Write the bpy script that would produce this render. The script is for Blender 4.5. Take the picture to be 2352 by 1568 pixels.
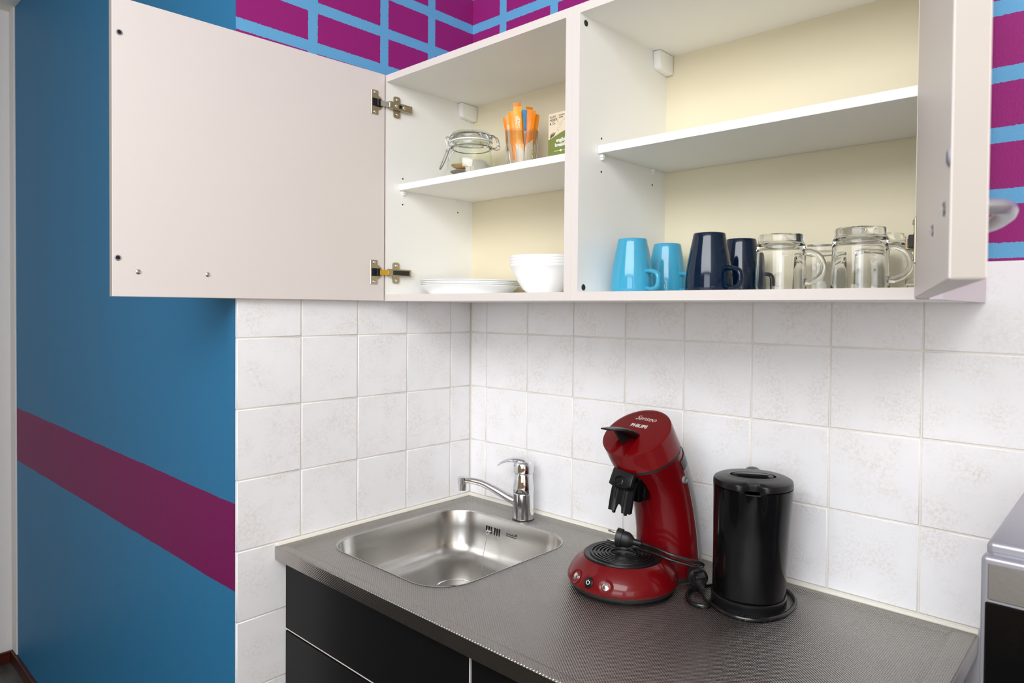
import bpy, bmesh, math, random
from mathutils import Vector, Matrix
R = random.Random(7)
C = bpy.context.scene.collection
SC = bpy.context.scene
PI = math.pi
for o in list(bpy.data.objects):
    bpy.data.objects.remove(o)

# ------------------------------------------------------------------ camera
ZO = 1.404                       # height of the tile joint used as reference
ZW = ZO - 0.468                  # worktop height
cam_d = bpy.data.cameras.new('camera')
cam = bpy.data.objects.new('camera', cam_d); C.objects.link(cam)
yaw, pit, rol = 0.7481, -0.0181, 0.0082
fw = Vector((-math.sin(yaw)*math.cos(pit), math.cos(yaw)*math.cos(pit), math.sin(pit)))
r0 = Vector((math.cos(yaw), math.sin(yaw), 0)); u0 = r0.cross(fw)
rr = r0*math.cos(rol) + u0*math.sin(rol); uu = -r0*math.sin(rol) + u0*math.cos(rol)
M = Matrix((rr, uu, -fw)).transposed().to_4x4()
M.translation = Vector((1.4251, -1.3626, ZO + 0.0679))
cam.matrix_world = M
cam_d.sensor_width = 36.0
cam_d.lens = 1582.26/2352*36
cam_d.shift_y = (737.13-784)/2352
cam_d.clip_start = 0.02
cam_d.dof.use_dof = True
cam_d.dof.focus_distance = 1.45
cam_d.dof.aperture_fstop = 11
SC.camera = cam

# ------------------------------------------------------------------ world, lights, exposure
w = bpy.data.worlds.new('world'); SC.world = w; w.use_nodes = True
w.node_tree.nodes['Background'].inputs[0].default_value = (0.80, 0.88, 1.0, 1)
w.node_tree.nodes['Background'].inputs[1].default_value = 1.0
def area(name, loc, tgt, sx, sy, power, col):
    d = bpy.data.lights.new(name, 'AREA'); d.shape = 'RECTANGLE'; d.size = sx; d.size_y = sy
    d.energy = power; d.color = col
    o = bpy.data.objects.new(name, d); C.objects.link(o); o.location = loc
    o.rotation_euler = (Vector(tgt)-Vector(loc)).to_track_quat('-Z', 'Y').to_euler()
    return o
area('ceiling_lamp_light', (1.15, -1.90, 2.64), (0.7, -0.5, 1.2), 2.0, 1.4, 45, (0.94, 0.97, 1.0))
area('daylight', (1.9, -3.32, 1.65), (0.9, 0.0, 1.35), 1.5, 1.3, 13, (0.92, 0.96, 1.0))
area('side_fill', (2.95, -1.9, 1.55), (0.3, -0.4, 1.2), 1.4, 1.4, 9, (0.93, 0.97, 1.0))  # added fill light from the right, no known window behind it
SC.view_settings.view_transform = 'Standard'
SC.view_settings.look = 'None'
SC.view_settings.exposure = 0.80
SC.view_settings.gamma = 1.0
SC.view_settings.use_curve_mapping = False
cy = SC.cycles
cy.max_bounces = 12; cy.diffuse_bounces = 5; cy.glossy_bounces = 5
cy.transmission_bounces = 12; cy.transparent_max_bounces = 12
cy.sample_clamp_indirect = 10.0
cy.use_denoising = True

# ------------------------------------------------------------------ materials
def srgb(r, g, b):
    f = lambda c: c/12.92 if c <= 0.04045 else ((c+0.055)/1.055)**2.4
    return (f(r/255), f(g/255), f(b/255), 1)
class NT:
    def __init__(s, name):
        s.m = bpy.data.materials.new(name); s.m.use_nodes = True
        s.t = s.m.node_tree; s.n = s.t.nodes; s.b = s.n['Principled BSDF']
    def new(s, typ, **kw):
        nd = s.n.new(typ)
        for k, v in kw.items(): setattr(nd, k, v)
        return nd
    def link(s, a, b): s.t.links.new(a, b)
    def val(s, sock, v):
        if hasattr(v, 'is_linked') or isinstance(v, bpy.types.NodeSocket): s.link(v, sock)
        else: sock.default_value = v
    def math(s, op, a, b=None, c=None):
        nd = s.new('ShaderNodeMath', operation=op); s.val(nd.inputs[0], a)
        if b is not None: s.val(nd.inputs[1], b)
        if c is not None: s.val(nd.inputs[2], c)
        return nd.outputs[0]
    def mix(s, f, a, b):
        nd = s.new('ShaderNodeMix', data_type='RGBA'); s.val(nd.inputs[0], f); s.val(nd.inputs[6], a); s.val(nd.inputs[7], b)
        return nd.outputs[2]
    def coord(s, kind='Object'): return s.new('ShaderNodeTexCoord').outputs[kind]
    def world(s): return s.new('ShaderNodeNewGeometry').outputs['Position']
    def noise(s, vec, scale, detail=2.0, rough=0.5):
        nd = s.new('ShaderNodeTexNoise'); s.link(vec, nd.inputs['Vector'])
        nd.inputs['Scale'].default_value = scale; nd.inputs['Detail'].default_value = detail; nd.inputs['Roughness'].default_value = rough
        return nd.outputs['Fac']
    def ramp(s, f, stops):
        nd = s.new('ShaderNodeValToRGB'); s.link(f, nd.inputs[0]); e = nd.color_ramp.elements
        while len(e) < len(stops): e.new(0.5)
        for el, (p, c) in zip(e, stops): el.position = p; el.color = c
        return nd.outputs[0]
    def bump(s, h, strength, dist):
        nd = s.new('ShaderNodeBump'); s.link(h, nd.inputs['Height'])
        nd.inputs['Strength'].default_value = strength; nd.inputs['Distance'].default_value = dist
        s.link(nd.outputs[0], s.b.inputs['Normal'])
    def map(s, vec, scale=(1, 1, 1), loc=(0, 0, 0)):
        nd = s.new('ShaderNodeMapping'); s.link(vec, nd.inputs[0]); nd.inputs['Scale'].default_value = scale
        if isinstance(loc, bpy.types.NodeSocket): s.link(loc, nd.inputs['Location'])
        else: nd.inputs['Location'].default_value = loc
        return nd.outputs[0]
def mat(name, col, rough=0.4, metal=0.0, bump=None, vary=0.04, coat=0.0, spec=0.5, vscale=30):
    t = NT(name); b = t.b
    v = t.coord()
    n = t.noise(v, vscale, 3)
    c2 = tuple(max(0, x*(1-vary)) for x in col[:3])+(1,)
    t.link(t.mix(n, col, c2), b.inputs['Base Color'])
    b.inputs['Roughness'].default_value = rough; b.inputs['Metallic'].default_value = metal
    b.inputs['Specular IOR Level'].default_value = spec
    if coat: b.inputs['Coat Weight'].default_value = coat; b.inputs['Coat Roughness'].default_value = 0.05
    if bump: t.bump(t.noise(v, bump[0], 3), bump[1], bump[2])
    return t.m

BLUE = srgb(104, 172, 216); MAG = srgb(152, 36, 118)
def paint_wall(name, axis, verts):
    t = NT(name); p = t.world()
    jit = t.noise(p, 240, 2)
    j = t.math('MULTIPLY', t.math('SUBTRACT', jit, 0.5), 0.0045)
    sx = t.new('ShaderNodeSeparateXYZ'); t.link(p, sx.inputs[0])
    z = t.math('ADD', sx.outputs[2], j); h = t.math('ADD', sx.outputs[axis], j)
    acc = None
    for k in (0.1695, 0.2575, 0.358, 0.456, 0.565, 0.669, 0.762, 0.861, 0.957, 1.057, 1.155, 1.25):
        q = t.math('COMPARE', z, ZO+k, 0.0128); acc = q if acc is None else t.math('MAXIMUM', acc, q)
    for k in verts:
        acc = t.math('MAXIMUM', acc, t.math('COMPARE', h, k, 0.0125))
    t.link(t.mix(acc, MAG, BLUE), t.b.inputs['Base Color'])
    t.b.inputs['Roughness'].default_value = 0.45
    hgt = t.math('ADD', t.noise(p, 420, 3), t.math('MULTIPLY', acc, 0.4))
    t.b.inputs['Specular IOR Level'].default_value = 0.2
    t.bump(hgt, 0.45, 0.0012)
    return t.m
M_side = paint_wall('paint_grid_side', 1, (-0.503, -0.301, -0.1455))
M_back = paint_wall('paint_grid_back', 0, (0.1106, 0.291, 0.472, 0.66, 0.845, 1.03, 1.36, 1.55, 1.74))
def blue_wall():
    t = NT('paint_blue_stripe'); p = t.world(); sx = t.new('ShaderNodeSeparateXYZ'); t.link(p, sx.inputs[0])
    j = t.math('MULTIPLY', t.math('SUBTRACT', t.noise(p, 14, 2), 0.5), 0.006)
    z = t.math('ADD', sx.outputs[2], j)
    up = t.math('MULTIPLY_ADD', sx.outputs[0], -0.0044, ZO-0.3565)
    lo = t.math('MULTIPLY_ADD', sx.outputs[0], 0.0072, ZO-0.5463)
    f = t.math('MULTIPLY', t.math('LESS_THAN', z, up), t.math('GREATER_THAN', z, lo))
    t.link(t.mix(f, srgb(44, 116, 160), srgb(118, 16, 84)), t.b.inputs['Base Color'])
    t.b.inputs['Roughness'].default_value = 0.5
    t.b.inputs['Specular IOR Level'].default_value = 0.2
    t.bump(t.math('ADD', t.noise(p, 380, 3), t.math('MULTIPLY', f, 0.4)), 0.4, 0.0012)
    return t.m
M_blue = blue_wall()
def tile_mat():
    t = NT('tile_glaze'); oi = t.new('ShaderNodeObjectInfo')
    rv = t.math('MULTIPLY', oi.outputs['Random'], 37.0)
    cmb = t.new('ShaderNodeCombineXYZ'); [t.link(rv, cmb.inputs[i]) for i in range(3)]
    v = t.map(t.coord(), (1, 1, 1), cmb.outputs[0])
    big = t.noise(v, 16, 3); fine = t.noise(v, 190, 6, 0.7)
    f = t.math('MULTIPLY', t.ramp(big, [(0.42, (0, 0, 0, 1)), (0.68, (1, 1, 1, 1))]), t.ramp(fine, [(0.44, (0, 0, 0, 1)), (0.72, (1, 1, 1, 1))]))
    c = t.mix(t.math('MULTIPLY', f, 0.5), srgb(246, 245, 247), srgb(204, 183, 158))
    dots = t.ramp(t.noise(v, 420, 1), [(0.76, (0, 0, 0, 1)), (0.80, (1, 1, 1, 1))])
    c = t.mix(t.math('MULTIPLY', dots, 0.35), c, srgb(150, 140, 130))
    t.link(c, t.b.inputs['Base Color'])
    t.b.inputs['Roughness'].default_value = 0.18
    t.bump(t.noise(v, 45, 2), 0.12, 0.002)
    return t.m
M_tile = tile_mat()
M_grout = mat('grout', srgb(238, 232, 223), 0.8, vary=0.12, vscale=60, bump=(500, 0.3, 0.001))
M_white_wall = mat('white_wall_paint', srgb(226, 224, 224), 0.6, bump=(300, 0.3, 0.001))
M_wall_rest = mat('room_wall_paint', srgb(228, 200, 146), 0.6, bump=(300, 0.3, 0.001))
M_ceil = mat('ceiling_paint', srgb(240, 236, 228), 0.7, bump=(300, 0.2, 0.001))
def floor_mat():
    t = NT('floor_laminate'); p = t.world()
    n = t.noise(t.map(p, (5, 60, 5)), 1.0, 5, 0.6)
    t.link(t.ramp(n, [(0.3, srgb(54, 52, 50)), (0.7, srgb(86, 84, 81))]), t.b.inputs['Base Color'])
    t.b.inputs['Roughness'].default_value = 0.35; return t.m
M_floor = floor_mat()
def wood_dark():
    t = NT('dark_red_wood'); p = t.world()
    n = t.noise(t.map(p, (3, 3, 90)), 1.0, 4)
    t.link(t.ramp(n, [(0.3, srgb(52, 16, 8)), (0.7, srgb(84, 30, 16))]), t.b.inputs['Base Color'])
    t.b.inputs['Roughness'].default_value = 0.3; return t.m
M_base = wood_dark()
M_cab = mat('cabinet_white', srgb(246, 245, 241), 0.38, vary=0.015)
M_cabback = mat('cabinet_back_cream', srgb(230, 219, 190), 0.5, vary=0.02)
M_cream = mat('cabinet_cream_front', srgb(225, 216, 211), 0.42, vary=0.015, vscale=8)
M_lilac = mat('panel_lilac_white', srgb(226, 217, 224), 0.4, vary=0.015)
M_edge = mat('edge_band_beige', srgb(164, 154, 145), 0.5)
M_hole = mat('hole_black', (0.004, 0.004, 0.004, 1), 0.8)
M_nickel = mat('nickel', srgb(196, 184, 160), 0.28, 1.0, vary=0.1)
M_brightmetal = mat('bright_steel', srgb(225, 225, 225), 0.12, 1.0)
M_wire = mat('wire_steel', srgb(176, 174, 178), 0.18, 1.0)
M_brass = mat('yellow_brass', srgb(240, 190, 60), 0.22, 1.0)
M_chrome = mat('chrome', srgb(226, 228, 232), 0.05, 1.0, vary=0.06, vscale=60)
M_greyplast = mat('grey_satin_plastic', srgb(150, 148, 160), 0.35)
M_clip = mat('clear_white_clip', srgb(244, 244, 242), 0.3)
def linen_steel(name, vertical=False):
    t = NT(name); p = t.world(); sx = t.new('ShaderNodeSeparateXYZ'); t.link(p, sx.inputs[0])
    if vertical == 'x': u, v = sx.outputs[1], sx.outputs[2]
    elif vertical: u, v = sx.outputs[0], sx.outputs[2]
    else: u, v = sx.outputs[0], sx.outputs[1]
    a = t.math('SINE', t.math('MULTIPLY', u, 2*PI/0.0062)); b = t.math('SINE', t.math('MULTIPLY', v, 2*PI/0.0050))
    h = t.math('MULTIPLY', a, b)
    t.link(t.mix(t.noise(p, 9, 3), srgb(186, 183, 178), srgb(168, 164, 160)), t.b.inputs['Base Color'])
    t.b.inputs['Metallic'].default_value = 1.0; t.b.inputs['Roughness'].default_value = 0.12 if vertical else 0.25
    t.bump(h, 0.14 if vertical else 0.75, 0.0009)
    return t.m
M_linen = linen_steel('linen_steel'); M_linen_v = linen_steel('linen_steel_front', True); M_linen_x = linen_steel('linen_steel_side', 'x')
def brushed():
    t = NT('brushed_steel'); v = t.coord()
    n = t.noise(t.map(v, (30, 30, 600)), 1.0, 3)
    t.link(t.mix(t.noise(v, 8, 3), srgb(196, 194, 190), srgb(182, 179, 175)), t.b.inputs['Base Color'])
    t.b.inputs['Metallic'].default_value = 1.0
    t.link(t.math('MULTIPLY_ADD', n, 0.03, 0.25), t.b.inputs['Roughness'])
    return t.m
M_steel = brushed()
M_seal = mat('silicone_cream', srgb(240, 236, 224), 0.45, vary=0.06, bump=(120, 0.3, 0.002))
M_blackfront = mat('black_laminate', srgb(17, 16, 18), 0.36, spec=0.16, vary=0.2, vscale=6)
M_blackgloss = mat('black_gloss_plastic', (0.003, 0.003, 0.0035, 1), 0.12, spec=0.28, vary=0.2, bump=(60, 0.04, 0.002))
M_blacksatin = mat('black_satin_plastic', (0.008, 0.008, 0.009, 1), 0.30, spec=0.3, vary=0.2)
M_blackrub = mat('black_rubber', (0.012, 0.012, 0.012, 1), 0.45)
M_cable = mat('black_cable', (0.008, 0.008, 0.008, 1), 0.25)
def red_gloss():
    t = NT('red_metallic_gloss'); v = t.coord()
    f = t.ramp(t.noise(v, 1400, 1), [(0.66, (0, 0, 0, 1)), (0.72, (1, 1, 1, 1))])
    t.link(t.mix(t.math('MULTIPLY', f, 0.35), srgb(106, 3, 10), srgb(164, 40, 40)), t.b.inputs['Base Color'])
    t.b.inputs['Roughness'].default_value = 0.30
    t.b.inputs['Specular IOR Level'].default_value = 0.2; t.b.inputs['Coat Weight'].default_value = 0.4; t.b.inputs['Coat Roughness'].default_value = 0.05
    return t.m
M_red = red_gloss()
M_tank = mat('smoke_grey_tank', srgb(128, 128, 126), 0.25)
M_silver = mat('silver_paint', srgb(176, 176, 186), 0.32, 0.55)
M_brushtrim = mat('brushed_trim', srgb(176, 174, 172), 0.35, 0.9, bump=(200, 0.1, 0.001))
M_fridge = mat('white_enamel', srgb(232, 232, 232), 0.3)
M_print_dark = mat('print_brown', srgb(92, 78, 66), 0.6)
M_print_grey = mat('print_silver', srgb(214, 208, 204), 0.4)
M_print_white = mat('print_white', srgb(250, 248, 240), 0.6)
M_print_faint = mat('print_faint', srgb(222, 200, 166), 0.6)
M_print_steel = mat('etched_print', srgb(86, 84, 84), 0.5)
M_card = mat('cream_card', srgb(246, 230, 204), 0.6, vscale=200)
M_green = mat('olive_print', srgb(136, 146, 74), 0.6, vary=0.15, vscale=120)
M_leaf = mat('dark_leaf_print', srgb(76, 92, 40), 0.6)
M_plate = mat('white_porcelain', srgb(250, 250, 250), 0.12, vary=0.0)
M_mug_l = mat('light_blue_glaze', srgb(66, 160, 194), 0.10, vary=0.03)
M_mug_n = mat('navy_glaze', srgb(4, 26, 50), 0.09, vary=0.05)
M_pad = mat('coffee_pad_paper', srgb(226, 216, 206), 0.8, vary=0.25, vscale=260, bump=(400, 0.5, 0.001))
M_pad_t = mat('tan_pad_paper', srgb(226, 186, 112), 0.8, vary=0.25, vscale=200)
M_pad_d = mat('brown_pad_paper', srgb(184, 168, 158), 0.8, vary=0.4, vscale=300)
def glass(name, tint, rough=0.0):
    t = NT(name); b = t.b
    n = t.noise(t.coord(), 30, 1)
    t.link(t.mix(n, tint, tuple(min(1, x*1.01) for x in tint[:3])+(1,)), b.inputs['Base Color'])
    b.inputs['Transmission Weight'].default_value = 1.0; b.inputs['Roughness'].default_value = rough
    b.inputs['IOR'].default_value = 1.38
    return t.m
M_glass = glass('clear_glass', (0.995, 0.998, 0.996, 1)); M_glassg = glass('greenish_glass', (0.955, 0.985, 0.94, 1))
def sachet(name, top, low, slope, cut):
    t = NT(name); v = t.coord(); sx = t.new('ShaderNodeSeparateXYZ'); t.link(v, sx.inputs[0])
    z = t.math('MULTIPLY_ADD', sx.outputs[0], slope, sx.outputs[2])
    z = t.math('ADD', z, t.math('MULTIPLY', t.math('SUBTRACT', t.noise(v, 40, 2), 0.5), 0.004))
    f = t.math('GREATER_THAN', z, cut)
    seam = t.math('GREATER_THAN', sx.outputs[2], 0.157)
    lowc = t.mix(t.noise(v, 300, 4), low, tuple(c*0.8 for c in low[:3])+(1,))
    c = t.mix(f, lowc, top)
    c = t.mix(seam, c, tuple(c_*k for c_, k in zip(top[:3], (0.75, 0.5, 0.3)))+(1,))
    t.link(c, t.b.inputs['Base Color']); t.b.inputs['Roughness'].default_value = 0.35
    t.bump(t.noise(t.map(v, (1, 1, 0.3)), 90, 3), 0.5, 0.002)
    return t.m
OR = srgb(252, 160, 30); KR = srgb(228, 214, 186)
M_sach = [sachet('orange_sachet_a', srgb(253, 172, 50), KR, 0.9, 0.062), sachet('orange_sachet_b', srgb(240, 134, 16), KR, -1.1, 0.072),
          sachet('orange_sachet_c', srgb(250, 152, 28), KR, 0.6, 0.03)]
M_sach_b = sachet('blue_sachet', srgb(70, 150, 214), srgb(232, 228, 220), 0.2, 0.10)
M_sach_k = sachet('kraft_sachet', srgb(226, 178, 110), srgb(238, 222, 190), 0.2, 0.12)

# ------------------------------------------------------------------ mesh helpers
ORI = {}
def link(o, parent=None):
    C.objects.link(o)
    if parent is not None: o.parent = parent
    return o
def thing(name, label=None, cat=None, loc=(0, 0, 0), group=None, rotz=0.0):
    o = bpy.data.objects.new(name, None); o.empty_display_size = 0.05
    link(o); o.location = loc; o.rotation_euler = (0, 0, rotz)
    if label: o['label'] = label; o['category'] = cat
    if group: o['group'] = group
    ORI[o.name] = Vector((0, 0, 0))
    return o
def wthing(name, label, cat, loc, group=None):      # parts are given in world coordinates
    o = thing(name, label, cat, loc, group); ORI[o.name] = Vector(loc); return o
def root(o):
    while o.parent: o = o.parent
    return o
def obj(name, bm, m, parent=None, smooth=None, label=None, sharp=35):
    off = ORI.get(root(parent).name, Vector((0, 0, 0))) if parent is not None else Vector((0, 0, 0))
    if off.length: bmesh.ops.translate(bm, verts=bm.verts, vec=-off)
    bmesh.ops.recalc_face_normals(bm, faces=bm.faces)
    me = bpy.data.meshes.new(name)
    if smooth:
        for f in bm.faces: f.smooth = True
        ca = math.radians(sharp)
        for e in bm.edges:
            if len(e.link_faces) == 2 and e.calc_face_angle(0) > ca: e.smooth = False
    bm.to_mesh(me); bm.free()
    for mm in (m if isinstance(m, (list, tuple)) else [m]): me.materials.append(mm)
    o = bpy.data.objects.new(name, me); link(o, parent)
    if label: o['label'] = label
    return o
def tag(o, label, cat, group=None):
    o['label'] = label; o['category'] = cat
    if group: o['group'] = group
    return o
def box(x0, x1, y0, y1, z0, z1, bev=0.0, seg=2, bm=None, M=None):
    b = bmesh.new()
    bmesh.ops.create_cube(b, size=1)
    for v in b.verts:
        v.co = Vector((x0 if v.co.x < 0 else x1, y0 if v.co.y < 0 else y1, z0 if v.co.z < 0 else z1))
    if bev: bmesh.ops.bevel(b, geom=list(b.edges), offset=bev, segments=seg, affect='EDGES', profile=0.5)
    if M is not None: bmesh.ops.transform(b, matrix=M, verts=b.verts)
    return merge(bm, b)
def merge(bm, b):
    if bm is None: return b
    me = bpy.data.meshes.new('tmp'); b.to_mesh(me); b.free(); bm.from_mesh(me); bpy.data.meshes.remove(me)
    return bm
def lathe(prof, seg=48, closed=False, bm=None, M=None):
    b = bmesh.new(); rings = []
    for r, z in prof:
        if r < 1e-6: rings.append([b.verts.new((0, 0, z))])
        else: rings.append([b.verts.new((r*math.cos(2*PI*i/seg), r*math.sin(2*PI*i/seg), z)) for i in range(seg)])
    pairs = list(zip(rings, rings[1:])) + ([(rings[-1], rings[0])] if closed else [])
    for a, c in pairs:
        if len(a) == 1 and len(c) == 1: continue
        for i in range(seg):
            j = (i+1) % seg
            if len(a) == 1: b.faces.new((a[0], c[i], c[j]))
            elif len(c) == 1: b.faces.new((a[i], a[j], c[0]))
            else: b.faces.new((a[i], a[j], c[j], c[i]))
    if M is not None: bmesh.ops.transform(b, matrix=M, verts=b.verts)
    return merge(bm, b)
def loft(rings, cap=True, bm=None, wrap=True):
    b = bmesh.new(); vs = [[b.verts.new(p) for p in r] for r in rings]
    n = len(vs[0])
    for a, c in zip(vs, vs[1:]):
        for i in range(n if wrap else n-1):
            j = (i+1) % n; b.faces.new((a[i], a[j], c[j], c[i]))
    if cap: b.faces.new(vs[0][::-1]); b.faces.new(vs[-1])
    return merge(bm, b)
def catmull(P, n=8, closed=False):
    P = [Vector(p) for p in P]; out = []; N = len(P)
    for i in range(N if closed else N-1):
        g = (lambda k: P[k % N]) if closed else (lambda k: P[max(0, min(N-1, k))])
        p0, p1, p2, p3 = g(i-1), g(i), g(i+1), g(i+2)
        for k in range(n):
            t = k/n
            out.append(0.5*((2*p1)+(p2-p0)*t+(2*p0-5*p1+4*p2-p3)*t*t+(3*p1-p0-3*p2+p3)*t**3))
    if not closed: out.append(P[-1])
    return out
def tube(P, r, seg=10, closed=False, bm=None, flat=None):
    P = [Vector(p) for p in P]; N = len(P)
    T = []
    for i in range(N):
        a = P[(i-1) % N] if closed else P[max(0, i-1)]; c = P[(i+1) % N] if closed else P[min(N-1, i+1)]
        T.append((c-a).normalized())
    up = Vector((0, 0, 1)) if abs(T[0].z) < 0.9 else Vector((1, 0, 0))
    nrm = (up - T[0]*up.dot(T[0])).normalized(); rings = []
    for i in range(N):
        nrm = (nrm - T[i]*nrm.dot(T[i])).normalized(); bn = T[i].cross(nrm)
        ri = r[i] if isinstance(r, (list, tuple)) else r
        fl = flat if flat else 1.0
        rings.append([P[i]+ri*(nrm*math.cos(2*PI*k/seg)*fl+bn*math.sin(2*PI*k/seg)) for k in range(seg)])
    if closed: return loft(rings+[rings[0]], cap=False, bm=bm)
    return loft(rings, cap=True, bm=bm)
def prism(poly, depth, M=None, bm=None, bev=0.0):    # polygon in local XY, extruded along +Z
    b = bmesh.new(); vs = [b.verts.new((x, y, 0)) for x, y in poly]; f = b.faces.new(vs)
    r = bmesh.ops.extrude_face_region(b, geom=[f]); bmesh.ops.translate(b, verts=[v for v in r['geom'] if isinstance(v, bmesh.types.BMVert)], vec=(0, 0, depth))
    if bev: bmesh.ops.bevel(b, geom=[e for e in b.edges], offset=bev, segments=2, affect='EDGES', profile=0.5)
    if M is not None: bmesh.ops.transform(b, matrix=M, verts=b.verts)
    return merge(bm, b)
def frame(o, x, y, z):
    m = Matrix((Vector(x), Vector(y), Vector(z))).transposed().to_4x4(); m.translation = Vector(o); return m
def rrect(x0, x1, y0, y1, r, n=8):
    out = []
    for cx, cy_, a0 in ((x1-r, y1-r, 0), (x0+r, y1-r, 90), (x0+r, y0+r, 180), (x1-r, y0+r, 270)):
        for k in range(n+1):
            a = math.radians(a0+90*k/n); out.append((cx+r*math.cos(a), cy_+r*math.sin(a)))
    return out
def text(s, size, M, ext=0.0002, shear=0.0, spacing=1.0, bold=0.0, align='LEFT'):
    cu = bpy.data.curves.new('lettering', 'FONT'); cu.body = s; cu.size = size; cu.extrude = ext; cu.shear = shear
    cu.space_character = spacing; cu.offset = bold; cu.align_x = align; cu.resolution_u = 4
    o = bpy.data.objects.new('lettering', cu); C.objects.link(o)
    me = bpy.data.meshes.new_from_object(o.evaluated_get(bpy.context.evaluated_depsgraph_get()))
    b = bmesh.new(); b.from_mesh(me); bmesh.ops.transform(b, matrix=M, verts=b.verts)
    bpy.data.objects.remove(o); bpy.data.curves.remove(cu); bpy.data.meshes.remove(me)
    return b
def struct(name, bm, m, parent=None, smooth=None):
    o = obj(name, bm, m, parent, smooth)
    if parent is None: o['kind'] = 'structure'
    return o

# ------------------------------------------------------------------ setting: walls, floor, ceiling
YN = -0.687                 # blue wall plane, front of the niche
CEIL = 2.66; XR = 3.0; YB = -3.4; XL = -2.0
struct('floor', box(XL-0.1, XR+0.1, YB-0.1, 0.1, -0.05, 0.0), M_floor)
struct('ceiling', box(XL-0.1, XR+0.1, YB-0.1, 0.1, CEIL, CEIL+0.05), M_ceil)
wall_back = struct('wall_back', box(-0.008, XR+0.1, 0.008, 0.10, 0, CEIL), M_back)
wall_side = struct('wall_side', box(-0.10, -0.008, YN+0.001, 0.10, 0, CEIL), M_side)
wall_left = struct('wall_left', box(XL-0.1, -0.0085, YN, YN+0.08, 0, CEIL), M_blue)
struct('wall_far_left', box(XL-0.1, XL, YB-0.1, YN, 0, CEIL), M_white_wall)
struct('wall_right', box(XR, XR+0.1, YB-0.1, 0.1, 0, CEIL), M_wall_rest)
wr = box(XL-0.1, 1.0, YB-0.1, YB, 0, CEIL); box(2.8, XR+0.1, YB-0.1, YB, 0, CEIL, bm=wr)
box(1.0, 2.8, YB-0.1, YB, 0, 0.95, bm=wr); box(1.0, 2.8, YB-0.1, YB, 2.35, CEIL, bm=wr)
struct('wall_rear', wr, M_wall_rest)
wf = box(1.0, 2.8, YB-0.06, YB-0.01, 0.95, 1.01); box(1.0, 2.8, YB-0.06, YB-0.01, 2.29, 2.35, bm=wf)
for xx in (1.0, 1.87, 2.74): box(xx, xx+0.06, YB-0.06, YB-0.01, 1.01, 2.29, bm=wf)
win = struct('window_1', wf, M_white_wall)
wf = box(XR-0.04, XR-0.002, -2.66, -2.60, 0.80, 2.30); box(XR-0.04, XR-0.002, -1.20, -1.14, 0.80, 2.30, bm=wf)
for zz in (0.80, 1.52, 2.24): box(XR-0.04, XR-0.002, -2.60, -1.20, zz, zz+0.06, bm=wf)
struct('side_fill_frame', wf, M_white_wall)  # invented frame on the solid right wall, added around the side fill light
# white strip between blue wall and far left wall, skirting boards
struct('trim_1', box(XL, -1.925, YN-0.006, YN+0.001, 0.05, CEIL, 0.002), M_white_wall)
bb = box(XL, -0.0085, YN-0.013, YN, 0, 0.048, 0.002); struct('baseboard_left', bb, M_base)
struct('baseboard_far_left', box(XL, XL+0.013, YB, YN-0.013, 0, 0.048, 0.002), M_base)

# tiles: every one its own object under its wall
P = 0.153; J = 0.003; TH = 0.008
def tile_mesh(wd, ht):
    b = box(-wd/2, wd/2, -TH/2, TH/2, -ht/2, ht/2)
    ed = [e for e in b.edges if all(v.co.y < 0 for v in e.verts)]
    bmesh.ops.bevel(b, geom=ed, offset=0.0016, segments=2, affect='EDGES', profile=0.5)
    for f in b.faces: f.smooth = abs(f.normal.y) < 0.99 and f.normal.y < -0.01
    bmesh.ops.recalc_face_normals(b, faces=b.faces)
    me = bpy.data.meshes.new('tile'); b.to_mesh(me); b.free(); me.materials.append(M_tile); return me
TM = {}
def tile(parent, c, wd, ht, rotz):
    k = (round(wd, 4), round(ht, 4))
    if k not in TM: TM[k] = tile_mesh(*k)
    o = bpy.data.objects.new('tile', TM[k]); link(o, parent); o.location = c
    o.rotation_euler = (math.radians(R.uniform(-.12, .12)), math.radians(R.uniform(-.06, .06)), rotz+math.radians(R.uniform(-.12, .12)))
def spans(first, pitch, end):
    out = [(0.0, first)]
    a = first
    while a < end-1e-6:
        out.append((a, min(end, a+pitch))); a += pitch
    return out
rows = [(ZO+P*k, ZO+P*(k+1)) for k in range(0, -10, -1)]
rows.append((0.0, ZO-9*P))
for (a, c) in spans(0.4951*P, P, 0.6865):
    for (z0, z1) in rows:
        e0 = J/2; e1 = J/2 if c < 0.68 else 0.0
        tile(wall_side, (-TH/2, -(a+e0+c-e1)/2, (z0+z1)/2), c-a-e0-e1, z1-z0-J, PI/2)
for (a, c) in spans(0.4184*P, P, 2.05):
    for (z0, z1) in rows:
        if z1 < ZW-0.01: continue
        a2 = a if a > 0 else 0.002
        tile(wall_back, ((a2+c)/2, TH/2, (z0+z1)/2), c-a2-J, z1-z0-J, 0.0)
struct('grout', box(-0.008, -0.0022, YN+0.0012, 0.008, 0, ZO+P-0.001), M_grout, wall_side)
struct('grout', box(-0.0022, 2.05, 0.0022, 0.008, ZW-0.05, ZO+P-0.001), M_grout, wall_back)

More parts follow.
